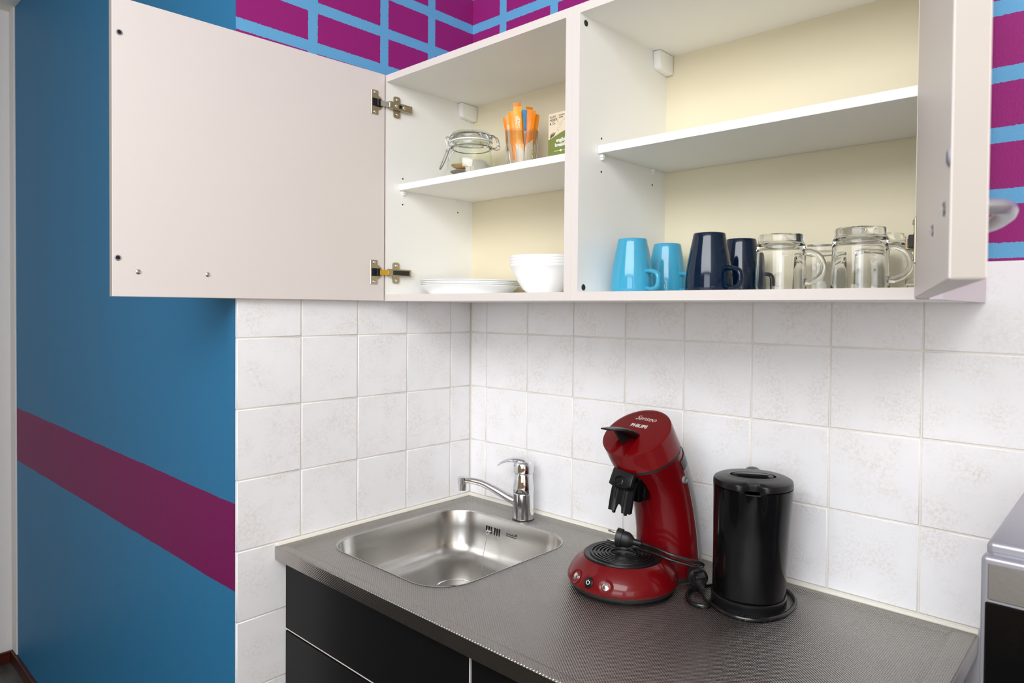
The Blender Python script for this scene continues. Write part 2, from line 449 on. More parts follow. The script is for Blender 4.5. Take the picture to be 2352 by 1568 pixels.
# ------------------------------------------------------------------ wall cabinets
YF = -0.323; CZ0 = ZO+0.0842; CZ1 = ZO+0.641; T = 0.0165
def screw_bm(M, r=0.0035, bm=None):       # domed head on a plane, axis = local z
    b = lathe([(0, 0.0022), (r*0.5, 0.0020), (r*0.85, 0.0012), (r, 0.0)], 14, bm=None, M=M)
    return merge(bm, b)
def wall_cabinet(name, label, x0, wd, yb, shelf_y, shelf_z, door, hinge_left, end_panel=False):
    x1 = x0+wd
    t = wthing(name, label, 'cabinet', (x0, yb, CZ0))
    def panel(nm, b, m=M_cab):
        o = obj(nm, b, m, t); return o
    e = 0.0006
    def edged(nm, bx, lab=None):         # panel with a cream front edge
        o = panel(nm, box(*bx), [M_cab, M_cream])
        for f in o.data.polygons:
            if f.normal.y < -0.9: f.material_index = 1
        return o
    edged('side_panel', (x0, x0+T, YF, yb+0.0, CZ0, CZ1)); edged('side_panel', (x1-T, x1, YF, yb, CZ0, CZ1))
    edged('top_panel', (x0+T, x1-T, YF, yb, CZ1-T, CZ1)); edged('bottom_panel', (x0+T, x1-T, YF, yb, CZ0, CZ0+T))
    panel('back_panel', box(x0+T-0.002, x1-T+0.002, yb, yb+0.004, CZ0+0.003, CZ1-0.003), M_cabback)
    obj('shelf', box(x0+T+e, x1-T-e, shelf_y, yb-0.001, shelf_z, shelf_z+0.0155, 0.0007), M_cab, t)
    # shelf supports, drilled holes, hanging bracket covers
    for sx, d in ((x0+T, 1), (x1-T, -1)):
        for yy in (shelf_y+0.012, yb-0.055):
            b = box(min(sx, sx+d*0.007), max(sx, sx+d*0.007), yy-0.005, yy+0.005, shelf_z-0.007, shelf_z-0.0002, 0.001)
            b = lathe([(0.0, 0), (0.0028, 0), (0.0028, 0.006), (0, 0.006)], 12, bm=b, M=frame((sx, yy, shelf_z-0.009), (0, 1, 0), (0, 0, 1), (d, 0, 0)))
            obj('shelf_support', b, M_clip, t, True)
            for dz in (-0.034, 0.031):
                obj('drill_hole', lathe([(0, 0.0003), (0.0021, 0.0003), (0.0021, 0.0)], 14, M=frame((sx, yy+0.0, shelf_z+dz), (0, 1, 0), (0, 0, 1), (d, 0, 0))), M_hole, t)
        poly = [(0, 0), (0.058, 0), (0.055, -0.030), (0.050, -0.038), (0.006, -0.042), (0.0, -0.040)]
        obj('bracket_cover', prism(poly, 0.018, frame((sx, yb-0.001, CZ1-T-0.0005), (0, -1, 0), (0, 0, 1), (d, 0, 0)), bev=0.003), M_cab, t, True)
    if not hinge_left:
        for zz in (0.6105, 0.1095):
            o = obj('joining_screw', lathe([(0, 0.0012), (0.0048, 0.0012), (0.0062, 0)], 20, M=frame((x0+T, YF+0.019, ZO+zz), (0, 1, 0), (0, 0, 1), (1, 0, 0))), M_blackrub, t, True)
    if end_panel:
        obj('end_panel', box(x1+0.0003, x1+T+0.0003, YF, yb+0.004, CZ0, CZ1, 0.0006), [M_lilac], t, label='lilac white finishing panel')
    # --- door (u along door from hinge, v up, n out of the inner face)
    H, ang, Ld, dz = door
    u = Vector((math.sin(ang), -math.cos(ang), 0)) ; n = Vector((math.cos(ang), math.sin(ang), 0)) * (1 if hinge_left else -1)
    up = Vector((0, 0, 1)); O = Vector((H[0], H[1], CZ0+dz)); hh = CZ1-CZ0
    D = frame(O, u, up, n) if hinge_left else frame(O, u, up, n)
    def LM(s, v, h=0.0): return frame(O+u*s+up*v+n*h, u, up, n)
    b = box(0, Ld, 0, hh, -0.018, 0, 0.0008, 1)
    bmesh.ops.transform(b, matrix=D, verts=b.verts)
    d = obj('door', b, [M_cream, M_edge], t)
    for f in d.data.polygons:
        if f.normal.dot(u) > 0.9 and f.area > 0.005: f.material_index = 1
    z0 = ZO - (CZ0+dz)
    for s_, zz in ((0.590, 0.5757), (0.593, 0.157)):
        o = obj('door_bumper', lathe([(0.0022, 0.0010), (0.0046, 0.0014), (0.0056, 0.0006), (0.0058, 0)], 18, M=LM(s_, zz+z0)), M_greyplast, d, True)
        obj('bumper_core', lathe([(0, 0.0008), (0.0036, 0.0016), (0.004, 0)], 14, M=LM(s_, zz+z0)), M_hole, d, True)
    for s_, zz in ((0.5578, 0.132), (0.4278, 0.132)):
        b = screw_bm(LM(s_, zz+z0), 0.0052)
        obj('screw', b, M_brightmetal, d, True)
    # bow handle on the outer face
    pts = []
    for k in range(17):
        a = PI*k/16
        s_ = 0.4928 + 0.065*math.cos(a)*(1 if True else 1)
        h = -0.018 - 0.019*math.sin(a)**0.55
        pts.append(O+u*s_+up*(0.132+z0)+n*h)
    obj('handle', tube(pts, 0.0062, 12, flat=0.8), M_silver, d, True)
    # --- hinges
    for hc, soft in ((0.5675, False), (0.1545 if hinge_left else 0.1600, True)):
        hg = obj('hinge', box(0, 0.0205, -0.0295, 0.0295, 0, 0.0026, 0.0008, 1, M=LM(0.0205, hc+z0)), M_nickel, t)
        hcw = O+u*0.0+up*(hc+z0)
        b = prism([(0.0205+0.0, -0.0175)]+[(0.0215-0.0155*math.cos(a), 0.0175*math.sin(a)) for a in [PI/2*(-1+2*k/14)*1.0 for k in range(1, 14)]]+[(0.0205, 0.0175)], 0.0012, M=LM(0, hc+z0))
        obj('hinge_cup', b, M_nickel, hg)
        obj('cup_recess', box(0.0125, 0.0375, -0.0095, 0.0095, 0.0013, 0.0029, M=LM(0, hc+z0)), M_hole, hg)
        for dv in (-0.0235, 0.0235):
            b = screw_bm(LM(0.0305, hc+z0+dv, 0.0026), 0.0042)
            obj('hinge_screw', b, M_brightmetal, hg, True)
        # knuckle linking door to arm
        d2 = 1 if hinge_left else -1
        sx = (x0+T) if hinge_left else (x1-T)
        zc = hc+ZO
        kn = box(0.017, 0.026, -0.0085, 0.0085, 0.0015, 0.0085, 0.001, 1, M=LM(0, hc+z0))
        obj('knuckle', kn, M_blacksatin, hg)
        p0 = O+u*0.019+up*(hc+z0)+n*0.005
        p1 = Vector((sx+d2*0.009, YF+0.004, zc))
        dr = (p1-p0); ln = dr.length; dr.normalize()
        sd = up; nn = dr.cross(sd).normalized()
        obj('link_arm', box(0, ln, -0.0062, 0.0062, -0.0015, 0.0015, 0.0005, 1, M=frame(p0, dr, sd, nn)), M_brass if soft else M_brightmetal, hg)
        A = box(min(sx+d2*0.004, sx+d2*0.0125), max(sx+d2*0.004, sx+d2*0.0125), YF+0.002, YF+0.072, zc-0.009, zc+0.009, 0.0012, 2)
        obj('hinge_arm', A, M_nickel, hg)
        fx = sx+d2*0.0125
        if soft: obj('damper_cover', box(min(fx, fx+d2*0.0015), max(fx, fx+d2*0.0015), YF+0.014, YF+0.065, zc-0.006, zc+0.006, 0.0006, 1), M_blackrub, hg)
        else:
            obj('arm_slot', box(min(fx, fx+d2*0.0006), max(fx, fx+d2*0.0006), YF+0.030, YF+0.038, zc-0.004, zc+0.004), M_hole, hg)
            for yy in (0.022, 0.046): obj('hinge_screw', screw_bm(frame((fx, YF+yy, zc), (0, d2, 0), (0, 0, 1), (d2, 0, 0)), 0.0045), M_brightmetal, hg, True)
        mp = rrect(-0.0105, 0.0105, -0.0265, 0.0265, 0.006, 5)
        obj('mounting_plate', prism(mp, 0.004, frame((sx, YF+0.030, zc), (0, d2, 0), (0, 0, 1), (d2, 0, 0)), bev=0.0008), M_nickel, hg)
        for dv in (-0.018, 0.018): obj('hinge_screw', screw_bm(frame((sx+d2*0.004, YF+0.030, zc+dv), (0, d2, 0), (0, 0, 1), (d2, 0, 0)), 0.0042), M_brightmetal, hg, True)
    return t
X0L = 0.0147; X0R = 0.6117; WC = 0.5968
YBL = -0.027; YBR = -0.007
SHL = ZO+0.3625; SHR = ZO+0.3715
# door angle: direction u=(sin a, -cos a)
angL = math.atan2(0.008-0.0306, 0.602)
wall_cabinet('wall_cabinet', 'open wall cabinet beside the corner, holding glass jar, plates and bowls', X0L, WC, YBL, -0.283, SHL, ((0.0306, -0.327), angL, 0.6024, 0.0003), True)
angR = math.radians(104.2-90)
wall_cabinet('wall_cabinet', 'open wall cabinet holding upside down mugs, its door swung towards the viewer', X0R, WC, YBR, -0.262, SHR, ((1.193, -0.325), angR, 0.602, 0.0023), False, True)

# ------------------------------------------------------------------ worktop with sink
WX1 = 1.225
WT = wthing('worktop', 'dimpled stainless steel worktop with a built-in square sink', 'worktop', (0, 0, ZW))
hole = rrect(0.055, 0.458, -0.513, -0.094, 0.085, 10)
def worktop_bm():
    b = bmesh.new()
    X0, X1, Y0, Y1 = 0.002, WX1, -0.60, -0.003
    ix0, ix1, iy0, iy1 = 0.030, WX1-0.042, -0.572, -0.030
    outer = [b.verts.new((x, y, ZW)) for x, y in ((ix0, iy0), (ix1, iy0), (ix1, iy1), (ix0, iy1))]
    hv = [b.verts.new((x, y, ZW)) for x, y in hole]
    es = [b.edges.new((outer[i], outer[(i+1) % 4])) for i in range(4)] + [b.edges.new((hv[i], hv[(i+1) % len(hv)])) for i in range(len(hv))]
    bmesh.ops.triangle_fill(b, use_beauty=True, use_dissolve=False, edges=es)
    for f in b.faces: f.material_index = 0
    def rect(i0, i1, j0, j1, z): return [b.verts.new((x, y, z)) for x, y in ((i0, j0), (i1, j0), (i1, j1), (i0, j1))]
    prev = outer
    def ring(nxt, mi):
        nonlocal prev
        for i in range(4):
            f = b.faces.new((prev[i], prev[(i+1) % 4], nxt[(i+1) % 4], nxt[i])); f.material_index = mi[i]
        prev = nxt
    ring(rect(ix0-0.010, ix1+0.010, iy0-0.008, iy1+0.010, ZW+0.0028), (0, 0, 0, 0))
    ring(rect(X0+0.003, X1-0.003, Y0+0.003, Y1-0.0005, ZW+0.0032), (0, 0, 0, 0))
    ring(rect(X0, X1, Y0, Y1, ZW+0.0008), (0, 0, 0, 0))
    ring(rect(X0, X1, Y0, Y1, ZW-0.027), (1, 2, 1, 2))
    ring(rect(X0+0.02, X1-0.02, Y0+0.02, Y1, ZW-0.027), (1, 2, 1, 2))
    return b
obj('slab', worktop_bm(), [M_linen, M_linen_v, M_linen_x], WT)
# sink basin
def ins(poly, d):
    out = []
    cx, cy_ = 0.2565, -0.3035
    for x, y in poly:
        out.append((cx+(x-cx)*(1-d/0.2015), cy_+(y-cy_)*(1-d/0.2095)))
    return out
rings = []
for d, z in ((-0.002, 0.0006), (0.0, 0.0008), (0.0015, -0.0008), (0.0025, -0.004), (0.006, -0.05), (0.011, -0.095), (0.018, -0.118), (0.030, -0.133), (0.050, -0.1405), (0.10, -0.1435), (0.155, -0.1455)):
    rings.append([(x, y, ZW+(z if z > -0.01 else z*0.86)) for x, y in ins(hole, d)])
DC = (0.226, -0.262)
n_h = len(rings[0])
def circ(r, z): 
    out = []
    for x, y in hole:
        a = math.atan2((y-DC[1]), (x-DC[0])); out.append((DC[0]+r*math.cos(a), DC[1]+r*math.sin(a), ZW+z))
    return out
rings += [circ(0.046, -0.1256), circ(0.0455, -0.1275), circ(0.034, -0.1290)]
obj('sink_basin', loft(rings, cap=False), M_steel, WT, True, sharp=50)
obj('drain_ring', lathe([(0.0475, -0.1250), (0.0460, -0.1232), (0.0435, -0.1232), (0.0410, -0.1265), (0.030, -0.1292), (0.0, -0.1297)], 40, M=Matrix.Translation((DC[0], DC[1], ZW))), M_chrome, WT, True)
bs = None
for i in (-2.5, -1.5, -0.5, 0.7, 1.6, 2.5):
    pass
for x in (0.1690, 0.1775, 0.1860, 0.1985, 0.2065, 0.2145):
    obj('overflow_slot', box(x-0.0017, x+0.0017, -0.1010, -0.0996, ZW-0.0465, ZW-0.0275, 0.0006, 1), M_hole, WT)
obj('etched_mark', merge(text('L', 0.008, frame((0.239, -0.1002, ZW-0.0345), (1, 0, 0), (0, 0, 1), (0, -1, 0)), 0.0001, shear=0.2), box(0.239, 0.274, -0.1004, -0.1000, ZW-0.0395, ZW-0.0385)), M_print_steel, WT) if False else None
em = box(0.2395, 0.2650, -0.1006, -0.0999, ZW-0.0343, ZW-0.0337)
for k in range(9):
    hx = 0.240+0.0031*k; box(hx, hx+0.0014, -0.1006, -0.0999, ZW-0.0335, ZW-0.0310-0.0018*(k % 3), bm=em)
box(0.2680, 0.2735, -0.1006, -0.0999, ZW-0.0345, ZW-0.0285, bm=em)
for k in range(8): box(0.2395+0.0044*k, 0.2428+0.0044*k, -0.1006, -0.0999, ZW-0.0388, ZW-0.0370, bm=em)
eo = obj('etched_mark', em, M_print_steel, WT); eo['kind'] = 'stuff'
# silicone seal along both walls
sb = tube([(0.003, -0.595, ZW+0.004), (0.003, -0.3, ZW+0.0045), (0.003, -0.006, ZW+0.004)], 0.0062, 8)
obj('sealant', sb, M_seal, WT, True)
obj('sealant', tube([(0.003, -0.003, ZW+0.004), (0.6, -0.003, ZW+0.0045), (WX1, -0.003, ZW+0.0048)], 0.0062, 8), M_seal, WT, True)

# plug chain hanging in the sink
ch = wthing('sink_plug_chain', 'thin steel ball chain hanging from the overflow slots inside the sink', 'chain', (0.19, -0.106, ZW-0.036))
tri = catmull([(0.1815, -0.107, ZW-0.0345), (0.1765, -0.110, ZW-0.0430), (0.1865, -0.110, ZW-0.0445)], 5, True)
obj('triangle_ring', tube(tri, 0.0007, 8, True), M_brightmetal, ch, True)
obj('wall_button', lathe([(0, 0.004), (0.003, 0.0035), (0.0036, 0.0)], 16, M=frame((0.1855, -0.1016, ZW-0.037), (1, 0, 0), (0, 0, 1), (0, -1, 0))), M_chrome, ch, True)
b = None
P0 = Vector((0.1825, -0.111, ZW-0.046)); P1 = Vector((0.2080, -0.155, ZW-0.119))
for k in range(46):
    f = k/45; p = P0.lerp(P1, f); p.y -= 0.006*math.sin(PI*f); p.x += 0.003*math.sin(PI*f)
    bb_ = bmesh.new(); bmesh.ops.create_icosphere(bb_, subdivisions=1, radius=0.0012, matrix=Matrix.Translation(p)); b = merge(b, bb_)
co = obj('ball_chain', b, M_brightmetal, ch, True); co['kind'] = 'stuff'

# ------------------------------------------------------------------ tap
FX, FY = 0.258, -0.057
tp = thing('mixer_tap', 'chrome single lever mixer tap standing behind the sink', 'tap', (FX, FY, ZW))
obj('body', lathe([(0, 0), (0.0268, 0), (0.0272, 0.003), (0.0265, 0.006), (0.0262, 0.065), (0.0268, 0.0665), (0.0262, 0.0675), (0.0266, 0.069), (0.0266, 0.085), (0.0245, 0.097), (0.0238, 0.114), (0.0225, 0.1165), (0, 0.1165)], 40), M_chrome, tp, True, sharp=50)
obj('base_gasket', lathe([(0, 0.0003), (0.0277, 0.0003), (0.0277, 0.0024), (0, 0.0024)], 40), M_blackrub, tp)
az = math.radians(-154); dv = Vector((math.cos(az), math.sin(az), 0))
path = catmull([Vector((0, 0, 0.040))+dv*0.010, Vector((0, 0, 0.049))+dv*0.035, Vector((0, 0, 0.068))+dv*0.075, Vector((0, 0, 0.082))+dv*0.112, Vector((0, 0, 0.0865))+dv*0.145, Vector((0, 0, 0.0860))+dv*0.160], 8)
rad = [0.0135-0.0042*min(1, i/(len(path)*0.8)) for i in range(len(path))]
sp = obj('spout', tube(path, rad, 18, flat=0.85), M_chrome, tp, True)
tc = dv*0.166
obj('aerator', lathe([(0, 0.094), (0.0112, 0.094), (0.0128, 0.0925), (0.0128, 0.077), (0.0112, 0.0765), (0.0110, 0.0755), (0.0108, 0.060), (0.0098, 0.059), (0.0088, 0.0595), (0, 0.062)], 28, M=Matrix.Translation(tc)), M_chrome, sp, True)
az2 = math.radians(-163); lv = Vector((math.cos(az2), math.sin(az2), 0)); ls = Vector((-lv.y, lv.x, 0))
obj('lever_cap', lathe([(0.0, 0.118), (0.0245, 0.118), (0.0262, 0.120), (0.0264, 0.134), (0.0250, 0.142), (0.020, 0.148), (0.010, 0.1505), (0, 0.1505)], 36), M_chrome, tp, True)
rg = []
for s_, z_, hw, th in ((-0.018, 0.141, 0.012, 0.008), (-0.006, 0.1470, 0.0185, 0.0105), (0.010, 0.1490, 0.0195, 0.0105), (0.026, 0.1490, 0.0185, 0.0085), (0.042, 0.1465, 0.0165, 0.0070), (0.056, 0.1410, 0.0145, 0.0056), (0.067, 0.134, 0.0115, 0.0046), (0.072, 0.130, 0.007, 0.0025)):
    c = lv*s_+Vector((0, 0, z_)); rg.append([c+ls*(hw*math.cos(a))+Vector((0, 0, 1))*(th*math.sin(a)*0.8) for a in [2*PI*k/20 for k in range(20)]])
obj('lever', loft(rg), M_chrome, tp, True)

# ------------------------------------------------------------------ base cabinets under the worktop
def base_cabinet(label, x0, x1):
    t = wthing('base_cabinet', label, 'cabinet', (x0, 0, 0))
    zt = ZW-0.0275
    c = box(x0, x0+0.016, -0.555, -0.02, 0.10, zt); box(x1-0.016, x1, -0.555, -0.02, 0.10, zt, bm=c)
    box(x0, x1, -0.555, -0.02, 0.10, 0.116, bm=c); box(x0, x1, -0.03, -0.02, 0.10, zt-0.2, bm=c)
    box(x0, x1, -0.555, -0.54, zt-0.20, zt-0.12, bm=c); box(x0, x1, -0.555, -0.545, zt-0.03, zt, bm=c)
    obj('carcass', c, M_cream, t)
    obj('plinth', box(x0, x1, -0.52, -0.505, 0, 0.10), M_blackfront, t)
    zg = ZO-0.6600
    for nm, za, zb in (('drawer_front', zg+0.002, zt-0.008), ('door', 0.105, zg-0.002)):
        o = obj(nm, box(x0+0.0015, x1-0.0015, -0.5755, -0.5565, za, zb, 0.0012, 2), M_blackfront, t)
        b = box(x0+0.002, x1-0.002, -0.5760, -0.5575, za+0.0001, za+0.0022) if nm == 'drawer_front' else box(x1-0.0022, x1-0.0008, -0.5760, -0.5575, za, zb)
        obj('worn_edge', b, M_cream, o, label='worn pale edge band')
    obj('worn_edge', box(x1-0.0022, x1-0.0008, -0.5760, -0.5575, zg+0.002, zt-0.008), M_cream, t)
    return t
base_cabinet('black base cabinet under the sink, against the tiled side wall', 0.003, 0.6065)
base_cabinet('black base cabinet below the coffee machine and kettle', 0.6075, 1.209)

# ------------------------------------------------------------------ microwave on a fridge, right
fr = wthing('fridge', 'white fridge beside the worktop, under the microwave', 'fridge', (1.52, -0.3, 0))
obj('body', box(1.262, 1.80, -0.55, -0.04, 0.02, 0.895, 0.006), M_fridge, fr)
obj('door', box(1.262, 1.80, -0.605, -0.555, 0.05, 0.895, 0.008), M_fridge, fr)
obj('foot', lathe([(0, 0), (0.02, 0), (0.02, 0.02), (0, 0.02)], 16, M=Matrix.Translation((1.31, -0.5, 0))), M_blackrub, fr)
obj('foot', lathe([(0, 0), (0.02, 0), (0.02, 0.02), (0, 0.02)], 16, M=Matrix.Translation((1.75, -0.5, 0))), M_blackrub, fr)
MT = ZO-0.176; MX = 1.302; MY = -0.50
mw = wthing('microwave', 'silver microwave with black glass front at the right edge of the worktop', 'microwave', (1.53, -0.3, 0.905))
obj('body', box(MX-0.002, MX+0.46, MY+0.022, -0.14, 0.908, MT, 0.006, 3), M_silver, mw, True)
obj('front_frame', box(MX-0.0035, MX+0.4615, MY, MY+0.022, 0.905, MT-0.010, 0.005, 3), M_silver, mw, True)
obj('trim_strip', box(MX+0.003, MX+0.455, MY-0.0015, MY+0.002, MT-0.055, MT-0.0165, 0.001, 1), M_brushtrim, mw)
obj('door_glass', box(MX+0.001, MX+0.36, MY-0.002, MY+0.003, 0.915, MT-0.0575, 0.0015, 1), M_blackgloss, mw)
obj('control_panel', box(MX+0.362, MX+0.458, MY-0.002, MY+0.003, 0.915, MT-0.0575, 0.0015, 1), M_blacksatin, mw)
for x, y in ((MX+0.04, MY+0.06), (MX+0.42, MY+0.06), (MX+0.04, -0.18), (MX+0.42, -0.18)):
    obj('foot', lathe([(0, 0.895), (0.012, 0.895), (0.014, 0.909), (0, 0.909)], 16, M=Matrix.Translation((x, y, 0))), M_blackrub, mw)

# ------------------------------------------------------------------ red coffee pad machine
SX, SY = 0.675, -0.230
cm = thing('coffee_machine', 'glossy red coffee pad machine with round base and tilted head', 'coffee machine', (SX, SY, ZW), rotz=math.radians(-4))
obj('foot_ring', lathe([(0, 0.0005), (0.098, 0.0005), (0.1035, 0.006), (0.104, 0.012), (0, 0.012)], 64), M_blackrub, cm, True)
obj('base', lathe([(0.095, 0.010), (0.1045, 0.0105), (0.1072, 0.014), (0.1074, 0.018), (0.1052, 0.025), (0.1000, 0.0345), (0.0925, 0.0445), (0.0840, 0.0525), (0.0772, 0.0570), (0.0755, 0.0565), (0.0745, 0.054), (0, 0.054)], 72), M_red, cm, True)
# drip tray with raised rings
pr_ = [(0.0745, 0.053), (0.0752, 0.0575), (0.0735, 0.0600), (0.0685, 0.0596)]
rr_ = 0.0615
while rr_ > 0.020:
    pr_ += [(rr_+0.0022, 0.0585), (rr_+0.0014, 0.0612), (rr_-0.0014, 0.0612), (rr_-0.0022, 0.0585)]; rr_ -= 0.0072
pr_ += [(0.0, 0.0585)]
tray = obj('drip_tray', lathe(pr_, 64), M_blacksatin, cm, True, sharp=30)
for a in (0, PI): obj('drain_hole', prism([(0.012*math.cos(k*PI/10)*0.8, 0.006*math.sin(k*PI/10)) for k in range(20)], 0.0006, Matrix.Translation((0.0135*math.cos(a+0.5), 0.0135*math.sin(a+0.5), 0.0588)) @ Matrix.Rotation(0.5, 4, 'Z')), M_hole, tray)
# buttons on the front
def on_base(azd, z):
    prof = [(0.1074, 0.018), (0.1052, 0.025), (0.1000, 0.0345), (0.0925, 0.0445)]
    for (ra, za), (rb, zb) in zip(prof, prof[1:]):
        if za <= z <= zb:
            f = (z-za)/(zb-za); r = ra+(rb-ra)*f; sl = Vector((zb-za, 0, ra-rb)).normalized(); break
    a = math.radians(azd); c, s = math.cos(a), math.sin(a)
    n = Vector((sl.x*c, sl.x*s, sl.z)); tx = Vector((-s, c, 0)); ty = n.cross(tx)
    return frame(Vector((r*c, r*s, z)), tx, ty, n)
AZ0 = -90
for dz_, kind in ((-20, 's'), (0.5, 'p'), (20.5, 's')):
    mb = on_base(AZ0+dz_, 0.0290)
    if kind == 's':
        obj('button_ring', lathe([(0.0148, -0.002), (0.0148, 0.0006), (0.0138, 0.0012), (0.0125, 0.0004), (0.0085, -0.0004), (0.008, -0.002)], 32, M=mb), M_red, cm, True)
        obj('cup_button', lathe([(0, 0.0032), (0.004, 0.0028), (0.0066, 0.0012), (0.0074, -0.001)], 24, M=mb), M_chrome, cm, True)
    else:
        pb = obj('power_button', lathe([(0, 0.0020), (0.0078, 0.0018), (0.0098, 0.0010), (0.0108, -0.001)], 32, M=mb), M_blacksatin, cm, True)
        arc = [Vector((0.0036*math.cos(math.radians(90+38+284*k/20)), 0.0036*math.sin(math.radians(90+38+284*k/20)), 0.0022)) for k in range(21)]
        g = tube(arc, 0.00055, 6); g = tube([(0, 0.0010, 0.0022), (0, 0.0048, 0.0022)], 0.00055, 6, bm=g)
        bmesh.ops.transform(g, matrix=mb, verts=g.verts); obj('power_symbol', g, M_print_white, pb)
# column: lofted sections (local coordinates, machine faces -y)
def sec(cx, cy_, cz, rx, ry, tilt, n=48, a0=0.0, a1=2*PI, close=True, grow=0.0):
    t_ = math.radians(tilt); out = []
    m = n if close else n+1
    for k in range(m):
        a = a0+(a1-a0)*k/n
        x = (rx+grow)*math.cos(a); v = (ry+grow)*math.sin(a)
        out.append(Vector((cx+x, cy_+v*math.cos(t_), cz+v*math.sin(t_))))
    return out
SECS = [(0.022, 0.126, 0.002, 0.066, 0.064, 0), (0.021, 0.126, 0.04, 0.0655, 0.064, 1), (0.020, 0.122, 0.09, 0.064, 0.063, 4), (0.019, 0.112, 0.14, 0.063, 0.062, 9),
        (0.0185, 0.096, 0.185, 0.0635, 0.062, 16), (0.018, 0.073, 0.222, 0.066, 0.065, 22), (0.0175, 0.049, 0.250, 0.0685, 0.0685, 27)]
obj('column', loft([sec(*s) for s in SECS]), M_red, cm, True)
obj('column_foot', loft([sec(0.022, 0.126, 0.0004, 0.067, 0.065, 0), sec(0.022, 0.126, 0.008, 0.067, 0.065, 0)]), M_blackrub, cm)
tk = []
for s in SECS[1:6]:
    o_ = sec(*s, n=20, a0=math.radians(6), a1=math.radians(174), close=False, grow=0.0014); i_ = sec(*s, n=20, a0=math.radians(6), a1=math.radians(174), close=False, grow=-0.006)
    tk.append(o_+i_[::-1])
tank = obj('water_tank', loft(tk), M_tank, cm, True)
o_ = tk[-1]; e2 = sec(0.0177, 0.058, 0.240, 0.0675, 0.068, 25, n=20, a0=math.radians(6), a1=math.radians(174), close=False, grow=0.0014)+sec(0.0177, 0.058, 0.240, 0.0675, 0.068, 25, n=20, a0=math.radians(6), a1=math.radians(174), close=False, grow=-0.006)[::-1]
obj('tank_lid', loft([o_, e2]), M_blacksatin, cm, True)
# round clear knob on the tank side
kp = sec(0.0183, 0.082, 0.206, 0.0648, 0.0635, 19, n=36, grow=0.0002)[0]
obj('tank_knob', lathe([(0, 0.003), (0.0055, 0.003), (0.0065, 0.006), (0.0085, 0.006), (0.0095, 0.0)], 24, M=frame(kp, (0, 0.95, 0.3), (0, -0.3, 0.95), (1, 0, 0)) @ Matrix.Scale(0.8, 4)), M_tank, cm, True)
# head
HT = math.radians(32.9); HC = Vector((0.0068, 0.031, 0.2942))
ha = Vector((0, -math.sin(HT), math.cos(HT)))
S2 = Vector((0.0175, 0.0455, 0.2545)); 
hv_ = Vector((0, math.cos(HT), math.sin(HT)))
rings = []
rings.append(sec(S2.x, S2.y, S2.z, 0.0665, 0.0665, 27.5, 64)); rings.append(sec(S2.x, S2.y, S2.z+0.0012, 0.0697, 0.0697, 27.6, 64))
for f in (0.15, 0.5, 0.85):
    c = S2.lerp(HC, f); rings.append(sec(c.x, c.y, c.z, 0.0697+0.0004*f, 0.0697+0.0004*f, 27.6+5.3*f, 64))
rings.append(sec(HC.x, HC.y, HC.z-0.0010, 0.0702, 0.0702, 32.9, 64))
def head_top():
    b = loft(rings, cap=False)
    HM = frame(HC, (1, 0, 0), hv_, ha)
    nr, na = 56, 224; g = [[None]*na for _ in range(nr+1)]
    def hz(x, y):
        r = math.hypot(x, y); z = 0.0045*(1-(r/0.07)**2)
        # finger recess in front of the lever
        ss = lambda e0, e1, q: (lambda t_: t_*t_*(3-2*t_))(max(0.0, min(1.0, (q-e0)/(e1-e0))))
        z -= 0.0095*ss(0.0195, 0.0165, abs(x+0.004))*ss(-0.007, -0.011, y)*max(0.10, 1-((-y-0.010)/0.066)**2)
        if r > 0.0640: z -= 0.0012*((r-0.0640)/0.006)**2
        return z
    for i in range(nr+1):
        r = 0.0694*i/nr
        for k in range(na):
            a = 2*PI*k/na
            if i == 0 and k > 0: g[0][k] = g[0][0]; continue
            x, y = r*math.cos(a), r*math.sin(a)
            g[i][k] = b.verts.new(HM @ Vector((x, y, hz(x, y)-0.0005)))
    for i in range(nr):
        for k in range(na):
            j = (k+1) % na
            if i == 0: b.faces.new((g[0][0], g[1][k], g[1][j]))
            else: b.faces.new((g[i][k], g[i+1][k], g[i+1][j], g[i][j]))
    return b, HM
hb, HM = head_top()
head = obj('head', hb, M_red, cm, True, sharp=28)
g0 = sec(0.0175, 0.0490, 0.2495, 0.0682, 0.0682, 27.1, 64); g1 = sec(S2.x, S2.y, S2.z+0.0006, 0.0672, 0.0672, 27.5, 64)
obj('head_gasket', loft([g0, g1]), M_blackrub, cm, True)
# lever handle on the head
lvp = []
for y, z, hw, th in ((-0.010, -0.0030, 0.0195, 0.0045), (-0.015, 0.0080, 0.0195, 0.0058), (-0.024, 0.0220, 0.0190, 0.0054), (-0.037, 0.0370, 0.0180, 0.0042), (-0.052, 0.0500, 0.0165, 0.0030), (-0.066, 0.0605, 0.0145, 0.0018)):
    dy = Vector((0, -0.6, 0.8)); nn = Vector((0, 0.8, 0.6))
    c = Vector((-0.004, y, z)); pts = []
    for k in range(16):
        a = 2*PI*k/16
        pts.append(HM @ (c+Vector((1, 0, 0))*hw*max(-1, min(1, 1.25*math.cos(a)))+nn*th*math.sin(a)))
    lvp.append(pts)
obj('lever_handle', loft(lvp), M_blacksatin, cm, True)
obj('lever_stem', prism([(-0.012, -0.010), (-0.034, -0.004), (-0.040, 0.034), (-0.020, 0.014)], 0.006, HM @ frame((-0.017, 0, 0), (0, 1, 0), (0, 0, 1), (1, 0, 0))), M_blackrub, cm)
obj('lettering', text('PHILIPS', 0.0118, HM @ Matrix.Translation((-0.021, 0.0105, 0.0042)) @ Matrix.Rotation(math.radians(-1), 4, 'Z'), 0.0003, shear=0.0, spacing=1.05, bold=0.0004), M_print_grey, head)
